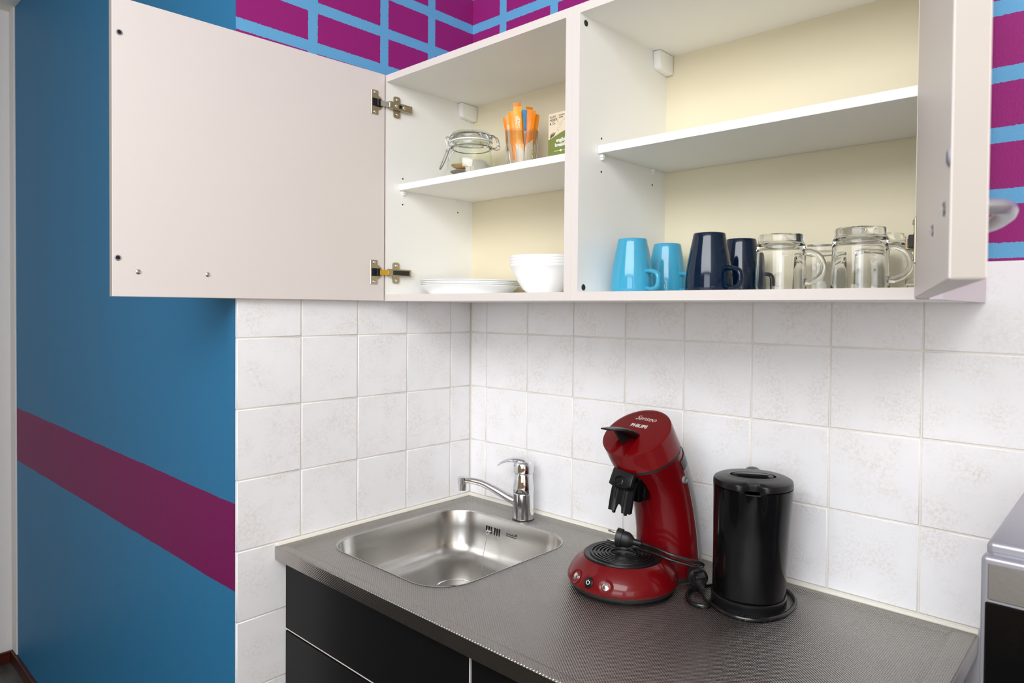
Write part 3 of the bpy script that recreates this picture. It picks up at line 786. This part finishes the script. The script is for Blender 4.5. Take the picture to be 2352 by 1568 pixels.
obj('lettering', text('Senseo', 0.0175, HM @ Matrix.Translation((-0.0245, 0.0335, 0.0028)) @ Matrix.Rotation(math.radians(-2), 4, 'Z'), 0.0003, shear=0.45, spacing=0.98, bold=-0.0002), M_print_grey, head)
# coffee spout (black) under the head
spm = frame((0.0155, -0.0190, 0.2100), (1, 0, 0), (0, 0.42, 0.907), (0, -0.907, 0.42))
obj('spout_cover', prism([(-0.026, -0.014), (-0.014, -0.018), (0.014, -0.018), (0.026, -0.013), (0.026, 0.012), (-0.024, 0.018)], 0.010, spm, bev=0.0015), M_blacksatin, cm, True)
obj('spout_dimple', lathe([(0, -0.0005), (0.006, 0.0), (0.0092, 0.0009), (0.0105, 0.0)], 24, M=spm @ Matrix.Translation((-0.004, -0.006, 0.0100))), M_greyplast if False else M_blackgloss, cm, True)
# twin spout: curved plate with an arch cut in its lower edge
def spout_plate():
    rg = []
    NX = 24
    for k in range(NX+1):
        x = -0.026+0.052*k/NX
        cut = 0.014*math.sqrt(max(0, 1-((x+0.002)/0.0085)**2)) if abs(x+0.002) < 0.0085 else 0
        zl = -0.052+cut; col = []
        rib = 0.0030*math.exp(-((abs(x+0.002)-0.0115)/0.003)**2)
        for j in range(9):
            f = j/8; z = 0.004+(zl-0.004)*f
            y = -0.0045-0.018*((-z)/0.052)**0.6 if z < 0 else -0.0045
            col.append(Vector((x, y-rib*(0.3+0.7*f), z)))
        back = [p+Vector((0, 0.007, 0.001)) for p in col[::-1]]
        rg.append(col+back)
    b = loft(rg)
    bmesh.ops.translate(b, verts=b.verts, vec=(0.0125, -0.0080, 0.2010)); return b
spo = obj('coffee_spout', spout_plate(), M_blacksatin, cm, True)
obj('spout_back', box(-0.012, 0.040, -0.004, 0.036, 0.166, 0.214, 0.004, 2), M_blackgloss, cm, True)
for x in (-0.004, 0.0235):
    obj('spout_nozzle', lathe([(0, 0), (0.003, 0.001), (0.0038, 0.005), (0.0038, 0.014), (0, 0.014)], 16, M=Matrix.Translation((x, -0.0245, 0.1425))), M_blackgloss, spo, True)
# mains cord and plug lying on the tray (world coordinates turned into machine space)
inv = (Matrix.Translation((SX, SY, ZW)) @ Matrix.Rotation(math.radians(-4), 4, 'Z')).inverted()
def cmw(x, y, z): return inv @ Vector((x, y, ZW+z))
cord = catmull([cmw(0.700, -0.2040, 0.0775), cmw(0.733, -0.206, 0.0770), cmw(0.762, -0.203, 0.0720), cmw(0.788, -0.188, 0.0650), cmw(0.805, -0.171, 0.0590), cmw(0.811, -0.163, 0.0540), cmw(0.806, -0.166, 0.0495), cmw(0.788, -0.182, 0.0535), cmw(0.762, -0.200, 0.0610), cmw(0.735, -0.206, 0.0665), cmw(0.712, -0.207, 0.0670), cmw(0.690, -0.203, 0.0650), cmw(0.680, -0.199, 0.0640)], 8)
obj('cord', tube(cord, 0.0031, 10), M_cable, cm, True)
pa, pb_ = cmw(0.6525, -0.2200, 0.0840), cmw(0.700, -0.2040, 0.0775)
px = (pa-pb_).normalized(); pzv = Vector((0, 0, 1)); py_ = pzv.cross(px).normalized(); pzv = px.cross(py_)
PM = frame(pb_, py_, pzv, px)
pl = lathe([(0, 0), (0.0050, 0), (0.0056, 0.006), (0.0058, 0.014), (0.0085, 0.0165), (0.0130, 0.0215), (0.0155, 0.0270), (0.0160, 0.0375), (0.0185, 0.0380), (0.0188, 0.0490), (0.0172, 0.0500), (0, 0.0500)], 28)
for v in pl.verts:
    if v.co.z > 0.016: v.co.x *= 0.82
bmesh.ops.transform(pl, matrix=PM, verts=pl.verts)
plug = obj('plug', pl, M_blackrub, cm, True)
for k in range(4): obj('strain_relief', lathe([(0.0046, 0.0015), (0.0062, 0.0020), (0.0062, 0.0034), (0.0046, 0.0040)], 16, closed=True, M=PM @ Matrix.Translation((0, 0, 0.0036*k))), M_blackrub, plug, True)
for s_ in (-1, 1): obj('plug_pin', lathe([(0, 0.049), (0.0024, 0.049), (0.0024, 0.066), (0.0015, 0.068), (0, 0.068)], 14, M=PM @ Matrix.Translation((0.0015, 0.0095*s_, 0))), M_brightmetal, plug, True)

# ------------------------------------------------------------------ black kettle
KX, KY = 0.890, -0.140
kt = thing('kettle', 'black plastic electric kettle with its cord coiled around the base', 'kettle', (KX, KY, ZW))
saz = math.radians(-66); sd = Vector((math.cos(saz), math.sin(saz), 0))
obj('base', lathe([(0, 0.0005), (0.0650, 0.0005), (0.0662, 0.003), (0.0660, 0.017), (0.0640, 0.0190), (0, 0.0190)], 48), M_blacksatin, kt, True)
def kring(z, r, off, bulge=0.0, n=128):
    out = []
    for k in range(n):
        a = 2*PI*k/n
        rad_ = r
        d = math.atan2(math.sin(a-saz), math.cos(a-saz))
        rad_ += bulge*math.exp(-(abs(d)/0.25)**3)
        rad_ += 0.0015*math.cos(2*(a-saz))
        out.append(Vector((off.x+rad_*math.cos(a), off.y+rad_*math.sin(a), z)))
    return out
bk = Vector((0.6, 0.8, 0))
rg = [kring(0.0205, 0.060, bk*0), kring(0.0208, 0.0650, bk*0), kring(0.024, 0.0660, bk*0.0002), kring(0.08, 0.0670, bk*0.002), kring(0.130, 0.0683, bk*0.0035, 0.0002), kring(0.150, 0.0690, bk*0.004, 0.002), kring(0.175, 0.0700, bk*0.005, 0.0070), kring(0.200, 0.0710, bk*0.006, 0.0105), kring(0.2160, 0.0715, bk*0.006, 0.0115), kring(0.2168, 0.069, bk*0.006, 0.0105), kring(0.200, 0.067, bk*0.006, 0.0085)]
obj('jug', loft(rg), M_blackgloss, kt, True)
def lid():
    b = None
    o = bk*0.006; rs = []
    rs.append(kring(0.2172, 0.0690, o, -0.012)); rs.append(kring(0.2178, 0.0716, o, -0.0135)); rs.append(kring(0.2245, 0.0714, o, -0.0135)); rs.append(kring(0.2280, 0.0698, o, -0.0120)); rs.append(kring(0.2305, 0.0650, o, -0.0075)); rs.append(kring(0.2325, 0.052, o, -0.001))
    def oval(z, a_, b_):
        out = []
        la = Vector((0.68, 0.733, 0)).normalized(); lx = Vector((0.733, -0.68, 0)) ; lx = Vector((math.cos(0.50), math.sin(0.50), 0)); ly = Vector((-lx.y, lx.x, 0))
        for k in range(128):
            a = 2*PI*k/128; d = Vector((math.cos(a), math.sin(a), 0)); 
            cx, sy_ = d.dot(lx), d.dot(ly); r = 1/math.sqrt((cx/a_)**2+(sy_/b_)**2)
            out.append(Vector((o.x+d.x*r, o.y+d.y*r, z)))
        return out
    rs += [oval(0.2332, 0.0420, 0.0275), oval(0.2336, 0.0405, 0.0260), oval(0.2180, 0.0380, 0.0235)]
    return loft(rs)
ld = obj('lid', lid(), M_blacksatin, kt, True)
lx = Vector((math.cos(0.50), math.sin(0.50), 0)); ly = Vector((-lx.y, lx.x, 0)); o = bk*0.006
gb = []
for f in [k/12 for k in range(13)]:
    u_ = -0.036+0.072*f; hh_ = 0.0245*math.sqrt(max(0, 1-(u_/0.0368)**2))
    c = o+lx*u_+ly*0.0
    gb.append([c+ly*(hh_*0.98)+Vector((0, 0, 0.2190)), c+ly*(hh_*0.98)+Vector((0, 0, 0.2334)), c+ly*(hh_*0.25)+Vector((0, 0, 0.2342)), c+ly*(hh_*0.12)+Vector((0, 0, 0.2315)), c+ly*(hh_*0.20)+Vector((0, 0, 0.2190))])
obj('lid_grip', loft(gb), M_blacksatin, ld, True)
# pouring lip and its recess
lipc = o+sd*0.0745

# handle at the back
hd = -sd
hp = catmull([o+hd*0.064+Vector((0, 0, 0.214)), o+hd*0.080+Vector((0, 0, 0.221)), o+hd*0.100+Vector((0, 0, 0.217)), o+hd*0.108+Vector((0, 0, 0.185)), o+hd*0.106+Vector((0, 0, 0.11)), o+hd*0.094+Vector((0, 0, 0.06)), o+hd*0.064+Vector((0, 0, 0.045))], 8)
hside = Vector((-hd.y, hd.x, 0)); hr = []
for i, p in enumerate(hp):
    tg = (hp[min(i+1, len(hp)-1)]-hp[max(i-1, 0)]).normalized(); nb = tg.cross(hside).normalized()
    hr.append([p+hside*0.0145*math.cos(a)+nb*0.0085*math.sin(a) for a in [2*PI*k/16 for k in range(16)]])
obj('handle', loft(hr), M_blacksatin, kt, True)
# cord round the base and plug
def kw(x, y, z=0.0038): return Vector((x-KX, y-KY, z))
kc = catmull([kw(0.818, -0.178, 0.012), kw(0.832, -0.196, 0.006), kw(0.850, -0.205), kw(0.880, -0.220), kw(0.9126, -0.2232), kw(0.943, -0.205), kw(0.963, -0.160), kw(0.960, -0.100), kw(0.938, -0.060), kw(0.900, -0.040), kw(0.855, -0.055), kw(0.828, -0.090), kw(0.806, -0.135), kw(0.792, -0.175), kw(0.803, -0.207), kw(0.826, -0.226), kw(0.848, -0.219), kw(0.842, -0.185, 0.004), kw(0.850, -0.160, 0.006)], 8)
obj('cord', tube(kc, 0.0035, 10), M_cable, kt, True)
qa, qb = kw(0.775, -0.123, 0.0205), kw(0.818, -0.178, 0.012)
qx = (qa-qb).normalized(); qz = Vector((0, 0, 1)); qy = qz.cross(qx).normalized(); qz = qx.cross(qy)
QM = frame(qb, qy, qz, qx)
q = lathe([(0, -0.004), (0.0045, -0.004), (0.0055, 0.004), (0.0060, 0.014), (0.0088, 0.018), (0.0125, 0.028), (0.0148, 0.040), (0.0190, 0.044), (0.0192, 0.060), (0.0175, 0.062), (0, 0.062)], 28, M=QM)
kplug = obj('plug', q, M_blackrub, kt, True)
obj('plug_grip', box(-0.010, 0.010, 0.006, 0.0155, 0.020, 0.042, 0.002, 2, M=QM), M_blacksatin, kplug, True)

# ------------------------------------------------------------------ things on the cabinet floors
CF = CZ0+T
def mug(label, x, y, m, grp, hr):
    t = thing('mug', label, 'mug', (x, y, CF), grp, hr)
    h = 0.1042
    prof = [(0.0405, 0.0), (0.0412, 0.002), (0.0415, 0.010), (0.0408, 0.026), (0.0385, 0.045), (0.0350, 0.065), (0.0315, 0.083), (0.0290, 0.095), (0.0280, 0.1015), (0.0268, 0.1038), (0.0245, h), (0.0225, 0.1028), (0.0, 0.1025),]
    inner = [(0.0, 0.0985), (0.0245, 0.0975), (0.0285, 0.083), (0.0320, 0.065), (0.0355, 0.045), (0.0378, 0.026), (0.0385, 0.008), (0.0390, 0.0)]
    obj('body', lathe(prof+inner, 48, closed=True), m, t, True, sharp=60)
    hp = catmull([(0.038, 0, 0.0410), (0.052, 0, 0.0400), (0.0655, 0, 0.0350), (0.0690, 0, 0.0220), (0.0640, 0, 0.0095), (0.050, 0, 0.0065), (0.040, 0, 0.0085)], 7)
    obj('handle', tube(hp, 0.0060, 14, flat=0.72), m, t, True)
    return t
mug('light blue mug upside down in front, nearest the cabinet partition', 0.684, -0.222, M_mug_l, 'upside down stoneware mugs', math.radians(-12))
mug('light blue mug upside down at the back, behind the other light blue one', 0.6835, -0.090, M_mug_l, 'upside down stoneware mugs', math.radians(-15))
mug('navy mug upside down in front, beside the light blue mugs', 0.845, -0.222, M_mug_n, 'upside down stoneware mugs', math.radians(-14))
mug('navy mug upside down at the back, behind the other navy one', 0.8440, -0.090, M_mug_n, 'upside down stoneware mugs', math.radians(-14))
def glass_mug(label, x, y, hr, grp='clear glass mugs'):
    t = thing('glass_mug', label, 'mug', (x, y, CF), grp, hr)
    h = 0.0965
    prof = [(0.0412, 0.0), (0.0418, 0.001), (0.0412, 0.012), (0.0398, 0.070), (0.0392, 0.078), (0.0370, 0.0815), (0.0362, 0.0845), (0.0362, 0.093), (0.0350, 0.0958), (0.030, h), (0.0270, 0.0945), (0.0, 0.0935)]
    inner = [(0.0, 0.0800), (0.026, 0.0795), (0.0335, 0.0745), (0.0358, 0.066), (0.0378, 0.012), (0.0388, 0.0)]
    obj('body', lathe(prof+inner, 56, closed=True), M_glass, t, True, sharp=50)
    hp = catmull([(0.0395, 0, 0.0655), (0.050, 0, 0.0650), (0.0640, 0, 0.0560), (0.0700, 0, 0.0390), (0.0640, 0, 0.0240), (0.051, 0, 0.0160), (0.0405, 0, 0.0165)], 7)
    obj('handle', tube(hp, 0.0052, 14), M_glass, t, True)
    return t
glass_mug('clear glass mug upside down in front, next to the navy mugs', 0.9600, -0.190, math.radians(2))
glass_mug('clear glass mug upside down in front, nearest the open door', 1.0925, -0.212, math.radians(0))
glass_mug('clear glass mug upside down at the back, half hidden behind the door hinge', 1.0900, -0.095, math.radians(-5))
gt = thing('drinking_glass', 'low clear glass upside down at the back between two glass mugs', 'glass', (0.985, -0.075, CF))
obj('glass_body', lathe([(0.0425, 0), (0.0428, 0.001), (0.0395, 0.045), (0.0368, 0.078), (0.0372, 0.081), (0.0365, 0.0845), (0.033, 0.0860), (0.026, 0.0850), (0, 0.0845), (0, 0.0750), (0.030, 0.0745), (0.0345, 0.071), (0.037, 0.045), (0.0408, 0)], 56, closed=True), M_glass, gt, True, sharp=50)

def plate(k):
    t = [(0.0, 0.003), (0.093, 0.003), (0.096, 0.0), (0.0995, 0.0), (0.1005, 0.003), (0.112, 0.0115), (0.1245, 0.0205), (0.1258, 0.0215), (0.1250, 0.0228), (0.111, 0.0150), (0.098, 0.0075), (0.0, 0.0065)]
    o = obj('plate', lathe([t[-1]]+t[:-1] if False else t, 64), M_plate, None, True, sharp=60)
    o.location = (0.1752+R.uniform(-.0015, .0015), -0.170+R.uniform(-.001, .001), CF+0.0042*k)
    return o
for k, lb in enumerate(('white plate at the bottom of the plate stack', 'white plate second from the bottom of the plate stack', 'white plate third from the bottom of the plate stack', 'white plate on top of the plate stack')):
    tag(plate(k), lb, 'plate', 'stacked white plates')
def bowl(k):
    prof = [(0, 0.002), (0.030, 0.002), (0.032, 0.0), (0.035, 0.0), (0.037, 0.003), (0.048, 0.012), (0.060, 0.030), (0.069, 0.048), (0.0745, 0.0600), (0.0765, 0.0618), (0.0772, 0.0640), (0.0775, 0.0665), (0.0768, 0.0678), (0.0752, 0.0668), (0.0728, 0.0605), (0.066, 0.046), (0.057, 0.030), (0.045, 0.0145), (0.034, 0.0065), (0, 0.0055)]
    o = obj('bowl', lathe(prof, 64), M_plate, None, True, sharp=60)
    o.location = (0.4085+R.uniform(-.001, .001), -0.162, CF+0.0062*k); return o
for k, lb in enumerate(('white bowl at the bottom of the bowl stack', 'white bowl second from the bottom of the bowl stack', 'white bowl third from the bottom of the bowl stack', 'white bowl on top of the bowl stack')):
    tag(bowl(k), lb, 'bowl', 'stacked white bowls')

# ------------------------------------------------------------------ shelf: jar, tumbler with sachets, tea box
SF = SHL+0.0157
JX, JY = 0.170, -0.165
jt = thing('clip_top_jar', 'clip top glass jar with wire clasp, holding coffee pads', 'jar', (JX, JY, SF))
prof = [(0.0, 0.0), (0.044, 0.0), (0.053, 0.003), (0.0575, 0.014), (0.0595, 0.032), (0.0590, 0.056), (0.0555, 0.073), (0.0515, 0.083), (0.0505, 0.088), (0.0525, 0.092), (0.0530, 0.099), (0.0515, 0.1015), (0.0470, 0.1015), (0.0465, 0.090), (0.0480, 0.083), (0.0525, 0.071), (0.0560, 0.054), (0.0565, 0.032), (0.0545, 0.015), (0.050, 0.0065), (0.042, 0.0040), (0.0, 0.0040)]
obj('glass_body', lathe(prof, 64, closed=False), M_glassg, jt, True, sharp=60)
lid_p = [(0.0, 0.1110), (0.038, 0.1100), (0.0445, 0.1000), (0.0455, 0.1040), (0.0515, 0.1050), (0.0525, 0.1070), (0.0520, 0.1160), (0.0500, 0.1230), (0.0460, 0.1270), (0.0, 0.1285)]
obj('glass_lid', lathe(lid_p, 64), M_glassg, jt, True, sharp=50)
obj('rubber_seal', lathe([(0.0465, 0.1018), (0.0535, 0.1018), (0.0535, 0.1045), (0.0465, 0.1045)], 48, closed=True), M_clip, jt, True)
def ringpts(r, z, n=48): return [Vector((r*math.cos(2*PI*k/n), r*math.sin(2*PI*k/n), z)) for k in range(n)]
obj('neck_wire', tube(ringpts(0.0520, 0.0885), 0.0011, 8, True), M_wire, jt, True)
obj('lid_wire', tube(ringpts(0.0528, 0.1165), 0.0011, 8, True), M_wire, jt, True)
# clasp on the left of the jar, hinge on the right (directions across the view)
ca = math.radians(205); ce = Vector((math.cos(ca), math.sin(ca), 0)); cs = Vector((-ce.y, ce.x, 0)); Z = Vector((0, 0, 1))
def cl(a_, s_, z_): return ce*a_+cs*s_+Z*z_
cb = None
for s_ in (-0.009, 0.009):
    cb = tube(catmull([cl(0.052, s_, 0.1165), cl(0.062, s_, 0.120), cl(0.066, s_, 0.113), cl(0.063, s_*0.8, 0.100), cl(0.064, s_*0.8, 0.090), cl(0.060, s_, 0.082), cl(0.054, s_, 0.088)], 6), 0.0012, 8, bm=cb)
clo = obj('wire_clasp', cb, M_wire, jt, True)
lvr = catmull([cl(0.062, -0.007, 0.096), cl(0.067, -0.0065, 0.080), cl(0.077, -0.006, 0.058), cl(0.084, -0.003, 0.044), cl(0.085, 0.0, 0.042), cl(0.084, 0.003, 0.044), cl(0.077, 0.006, 0.058), cl(0.067, 0.0065, 0.080), cl(0.062, 0.007, 0.096)], 5)
obj('clasp_lever', tube(lvr, 0.0014, 8), M_wire, jt, True)
ca2 = ca+PI; ce = Vector((math.cos(ca2), math.sin(ca2), 0)); cs = Vector((-ce.y, ce.x, 0))
hb_ = None
for s_ in (-0.010, 0.010):
    hb_ = tube(catmull([cl(0.052, s_, 0.1165), cl(0.064, s_, 0.113), cl(0.069, s_, 0.104), cl(0.072, s_, 0.091), cl(0.069, s_, 0.084), cl(0.060, s_, 0.084), cl(0.052, s_, 0.0885)], 6), 0.0012, 8, bm=hb_)
hb_ = tube([cl(0.072, -0.010, 0.091), cl(0.072, 0.010, 0.091)], 0.0012, 8, bm=hb_)
ho = obj('wire_hinge', hb_, M_wire, jt, True)
# pads in the jar
def pad(m, label, loc, rot):
    o = obj('coffee_pad', lathe([(0, -0.006), (0.016, -0.0055), (0.024, -0.0025), (0.0265, -0.0006), (0.0300, -0.0004), (0.0300, 0.0004), (0.0265, 0.0006), (0.024, 0.003), (0.016, 0.0065), (0, 0.0075)], 32), m, None, True)
    o.location = loc; o.rotation_euler = rot; tag(o, label, 'coffee pad', 'coffee pads in the jar')
def jp(a_, d_, z_): return (JX+a_*math.cos(0.72)-d_*math.sin(0.72), JY+a_*math.sin(0.72)+d_*math.cos(0.72), SF+z_)
pad(M_pad_d, 'brown grey coffee pad lying lowest in the jar', jp(-0.0210, 0.000, 0.0135), (0.06, 0.03, 0))
pad(M_pad_d, 'brown grey coffee pad in the middle of the pile in the jar', jp(-0.0225, 0.001, 0.0275), (-0.06, 0.08, 1))
pad(M_pad_t, 'tan coffee pad lying on top of the pile in the jar', jp(-0.0215, 0.002, 0.0415), (0.16, 0.12, 2))
upq = lambda t_: Vector((0.66*math.cos(t_), -0.75*math.cos(t_), math.sin(t_))).to_track_quat('Z', 'Y').to_euler()
pad(M_pad, 'pale coffee pad leaning upright against the front of the jar', jp(0.0185, -0.022, 0.0335), upq(0.40))
pad(M_pad, 'pale coffee pad leaning behind the upright one in the jar', jp(0.0220, -0.001, 0.0330), upq(0.50))

TX, TY = 0.3100, -0.132
gl = thing('tumbler', 'faceted glass tumbler filled with upright sugar sachets', 'glass', (TX, TY, SF))
def facet_ring(r, z, n=60, amt=0.0):
    out = []
    for k in range(n):
        a = 2*PI*k/n; q = ((a*10/(2*PI)) % 1.0)-0.5
        rr2 = r*(1-amt*(1-math.cos(q*2*PI/10)*1.0)*8)
        out.append(Vector((rr2*math.cos(a), rr2*math.sin(a), z)))
    return out
rgs = [facet_ring(0.0262, 0.0), facet_ring(0.0285, 0.002), facet_ring(0.0315, 0.020, amt=.35), facet_ring(0.0362, 0.050, amt=.35), facet_ring(0.0388, 0.070, amt=.25), facet_ring(0.0392, 0.078, amt=.05), facet_ring(0.0378, 0.080), facet_ring(0.0400, 0.112), facet_ring(0.0396, 0.1135), facet_ring(0.0385, 0.112), facet_ring(0.0360, 0.080), facet_ring(0.0350, 0.060), facet_ring(0.0300, 0.030), facet_ring(0.0255, 0.010), facet_ring(0.015, 0.0085)]
obj('glass_body', loft(rgs), M_glass, gl, True, sharp=40)
def sachet_obj(m, label, bx, by, tx, ty, z0, ln, rz, wd=0.0175):
    rg = []
    for f, w_, th in ((0, 1.0, 0.0006), (0.05, 1.0, 0.0008), (0.10, 0.95, 0.0030), (0.30, 0.90, 0.0046), (0.6, 0.90, 0.0046), (0.86, 0.94, 0.0034), (0.93, 1.0, 0.0008), (1.0, 1.0, 0.0006)):
        pts = []
        for k in range(12):
            a = 2*PI*k/12; pts.append(Vector((wd/2*w_*max(-1, min(1, 1.15*math.cos(a))), th*math.sin(a), f*ln)))
        rg.append(pts)
    o = obj('sugar_sachet', loft(rg), m, None, True)
    base = Vector((TX+bx, TY+by, SF+z0)); top = Vector((TX+tx, TY+ty, SF+z0+ln)); zx = (top-base).normalized()
    xx = Vector((math.cos(rz), math.sin(rz), 0)); yy = zx.cross(xx).normalized(); xx = yy.cross(zx)
    o.matrix_world = frame(base, xx, yy, zx)
    tag(o, label, 'sugar sachet', 'sugar sachets in the tumbler'); return o
FA = 0.72
def acr(a_, d_): return (a_*math.cos(FA)-d_*math.sin(FA)*-1*-1, a_*math.sin(FA)+d_*math.cos(FA))
def sac(m, label, ab, db, at_, dt, z0, ln=0.165, tw=0.0, wd=0.0175):
    b_ = acr(ab, db); t_ = acr(at_*1.15, dt); return sachet_obj(m, label, b_[0], b_[1], t_[0], t_[1], z0, ln, FA+tw, wd)
s1 = sac(M_sach[0], 'tallest orange sachet in the tumbler, at the front', -0.002, -0.016, -0.010, -0.019, 0.012, 0.166, 0.05, 0.019)
sac(M_sach[2], 'orange sachet to the left of the tallest one in the tumbler', -0.012, -0.008, -0.022, -0.012, 0.010, 0.150, -0.35, 0.016)
sac(M_sach_k, 'pale kraft sachet at the left of the tumbler', -0.015, 0.002, -0.028, -0.004, 0.010, 0.145, -0.5, 0.015)
sac(M_sach[1], 'orange sachet leaning furthest left over the tumbler rim', -0.016, 0.010, -0.034, 0.008, 0.010, 0.143, -0.3, 0.016)
sac(M_sach[2], 'narrow orange sachet seen edgewise right of the tallest one', 0.002, -0.004, -0.001, -0.004, 0.011, 0.150, 0.9, 0.014)
sac(M_sach_b, 'pale blue sachet standing in the middle of the tumbler', 0.005, 0.004, 0.0050, -0.002, 0.010, 0.156, 0.1, 0.012)
sac(M_sach[0], 'orange sachet standing behind right of the blue one', 0.012, 0.002, 0.0155, 0.004, 0.011, 0.163, 0.35, 0.017)
sac(M_sach[1], 'orange sachet at the front right of the tumbler', 0.011, -0.013, 0.0215, -0.014, 0.011, 0.150, 0.15, 0.018)
sac(M_sach[2], 'orange sachet leaning furthest right over the tumbler rim', 0.015, 0.002, 0.031, 0.003, 0.011, 0.147, 0.6, 0.017)
dots = None
for rix, (x0_, z0_, ww) in enumerate([(-0.0052, 0.122, 0.003), (-0.0015, 0.124, 0.003), (0.0025, 0.120, 0.0028), (-0.005, 0.114, 0.0025), (0.0005, 0.110, 0.003), (0.002, 0.098, 0.0022), (-0.0035, 0.099, 0.002)]):
    for q in range(3):
        dots = box(x0_, x0_+ww, -0.0042, -0.0036, z0_+0.0036*q, z0_+0.0036*q+0.0022, bm=dots)
dd = obj('printed_marks', dots, M_print_white, s1); dd['kind'] = 'stuff'

BX, BY = 0.3595, -0.092
tb = thing('tea_box', 'cream and olive green tea carton standing against the partition on the shelf', 'box', (BX, BY, SF))
BH = 0.1545
obj('carton', box(0, 0.115, 0, 0.062, 0, BH, 0.0006, 1), M_card, tb)
wave = [(0, 0.0), (0.115, 0.0), (0.115, 0.119), (0.09, 0.117), (0.065, 0.1125), (0.040, 0.106), (0.022, 0.0995), (0.010, 0.095), (0, 0.0925)]
FM = frame((0, -0.0001, 0), (1, 0, 0), (0, 0, 1), (0, -1, 0))
obj('printed_band', prism(wave, 0.0002, FM), M_green, tb)
def tx(s, size, x, z, m, **k): obj('lettering', text(s, size, frame((x, -0.0005, z), (1, 0, 0), (0, 0, 1), (0, -1, 0)), 0.0001, **k), m, tb)
tx('ALEX', 0.0080, 0.0045, 0.1430, M_print_dark); tx('MEIJER', 0.0080, 0.0045, 0.1355, M_print_dark); tx('& Co.', 0.0080, 0.0045, 0.1275, M_print_dark)
obj('printed_rule', box(0.0288, 0.0293, -0.0004, 0, 0.128, 0.150), M_print_dark, tb)
tx('excellent', 0.0048, 0.0325, 0.1455, M_print_dark); tx('quality', 0.0048, 0.0325, 0.1405, M_print_dark)
tx('english', 0.0115, 0.0245, 0.0850, M_print_white, bold=0.0005); tx('breakfast', 0.0115, 0.0210, 0.0740, M_print_white, bold=0.0005)
dm = box(0.018, 0.034, -0.0005, 0, 0.0633, 0.0641); box(0.043, 0.060, -0.0005, 0, 0.0633, 0.0641, bm=dm)
dm = prism([(0.034, 0.0637), (0.0365, 0.0655), (0.0385, 0.0665), (0.0405, 0.0655), (0.043, 0.0637), (0.0405, 0.0619), (0.0385, 0.0609), (0.0365, 0.0619)], 0.0005, FM, bm=dm)
obj('printed_rule', dm, M_print_white, tb)
cup = prism([(0.0035, 0.0540), (0.0125, 0.0540), (0.0155, 0.0530), (0.0150, 0.0495), (0.0115, 0.0485), (0.0105, 0.0470), (0.0060, 0.0470), (0.0040, 0.0500)], 0.0005, FM)
obj('printed_cup', cup, M_print_white, tb)
lf = None
for x, z, a_ in ((0.008, 0.097, 80), (0.0115, 0.100, 62), (0.0155, 0.1005, 50)):
    a = math.radians(a_); u_ = (math.cos(a), math.sin(a)); v_ = (-u_[1], u_[0])
    lf = prism([(x+u_[0]*p+v_[0]*q_, z+u_[1]*p+v_[1]*q_) for p, q_ in ((-0.004, 0), (0.002, 0.0016), (0.007, 0.0012), (0.0105, 0), (0.006, -0.0014), (0.001, -0.0014))], 0.0006, FM, bm=lf)
lo = obj('printed_leaves', lf, M_leaf, tb); lo['kind'] = 'stuff'
arc = [Vector((0.056+0.030*math.cos(math.radians(a)), -0.0004, 0.106+0.030*math.sin(math.radians(a)))) for a in range(95, 178, 6)]
obj('printed_seal', tube(arc, 0.0003, 4), M_print_faint, tb)
for ch_, a in zip('ALEX', (166, 152, 139, 126)):
    aa = math.radians(a); p = Vector((0.056+0.0235*math.cos(aa), -0.0004, 0.106+0.0235*math.sin(aa)))
    tdir = Vector((math.sin(aa), 0, -math.cos(aa))); nd = Vector((math.cos(aa), 0, math.sin(aa)))
    obj('lettering', text(ch_, 0.0068, frame(p, tdir, nd, (0, -1, 0)), 0.0001, align='CENTER'), M_print_faint, tb)
bpy.context.view_layer.update()
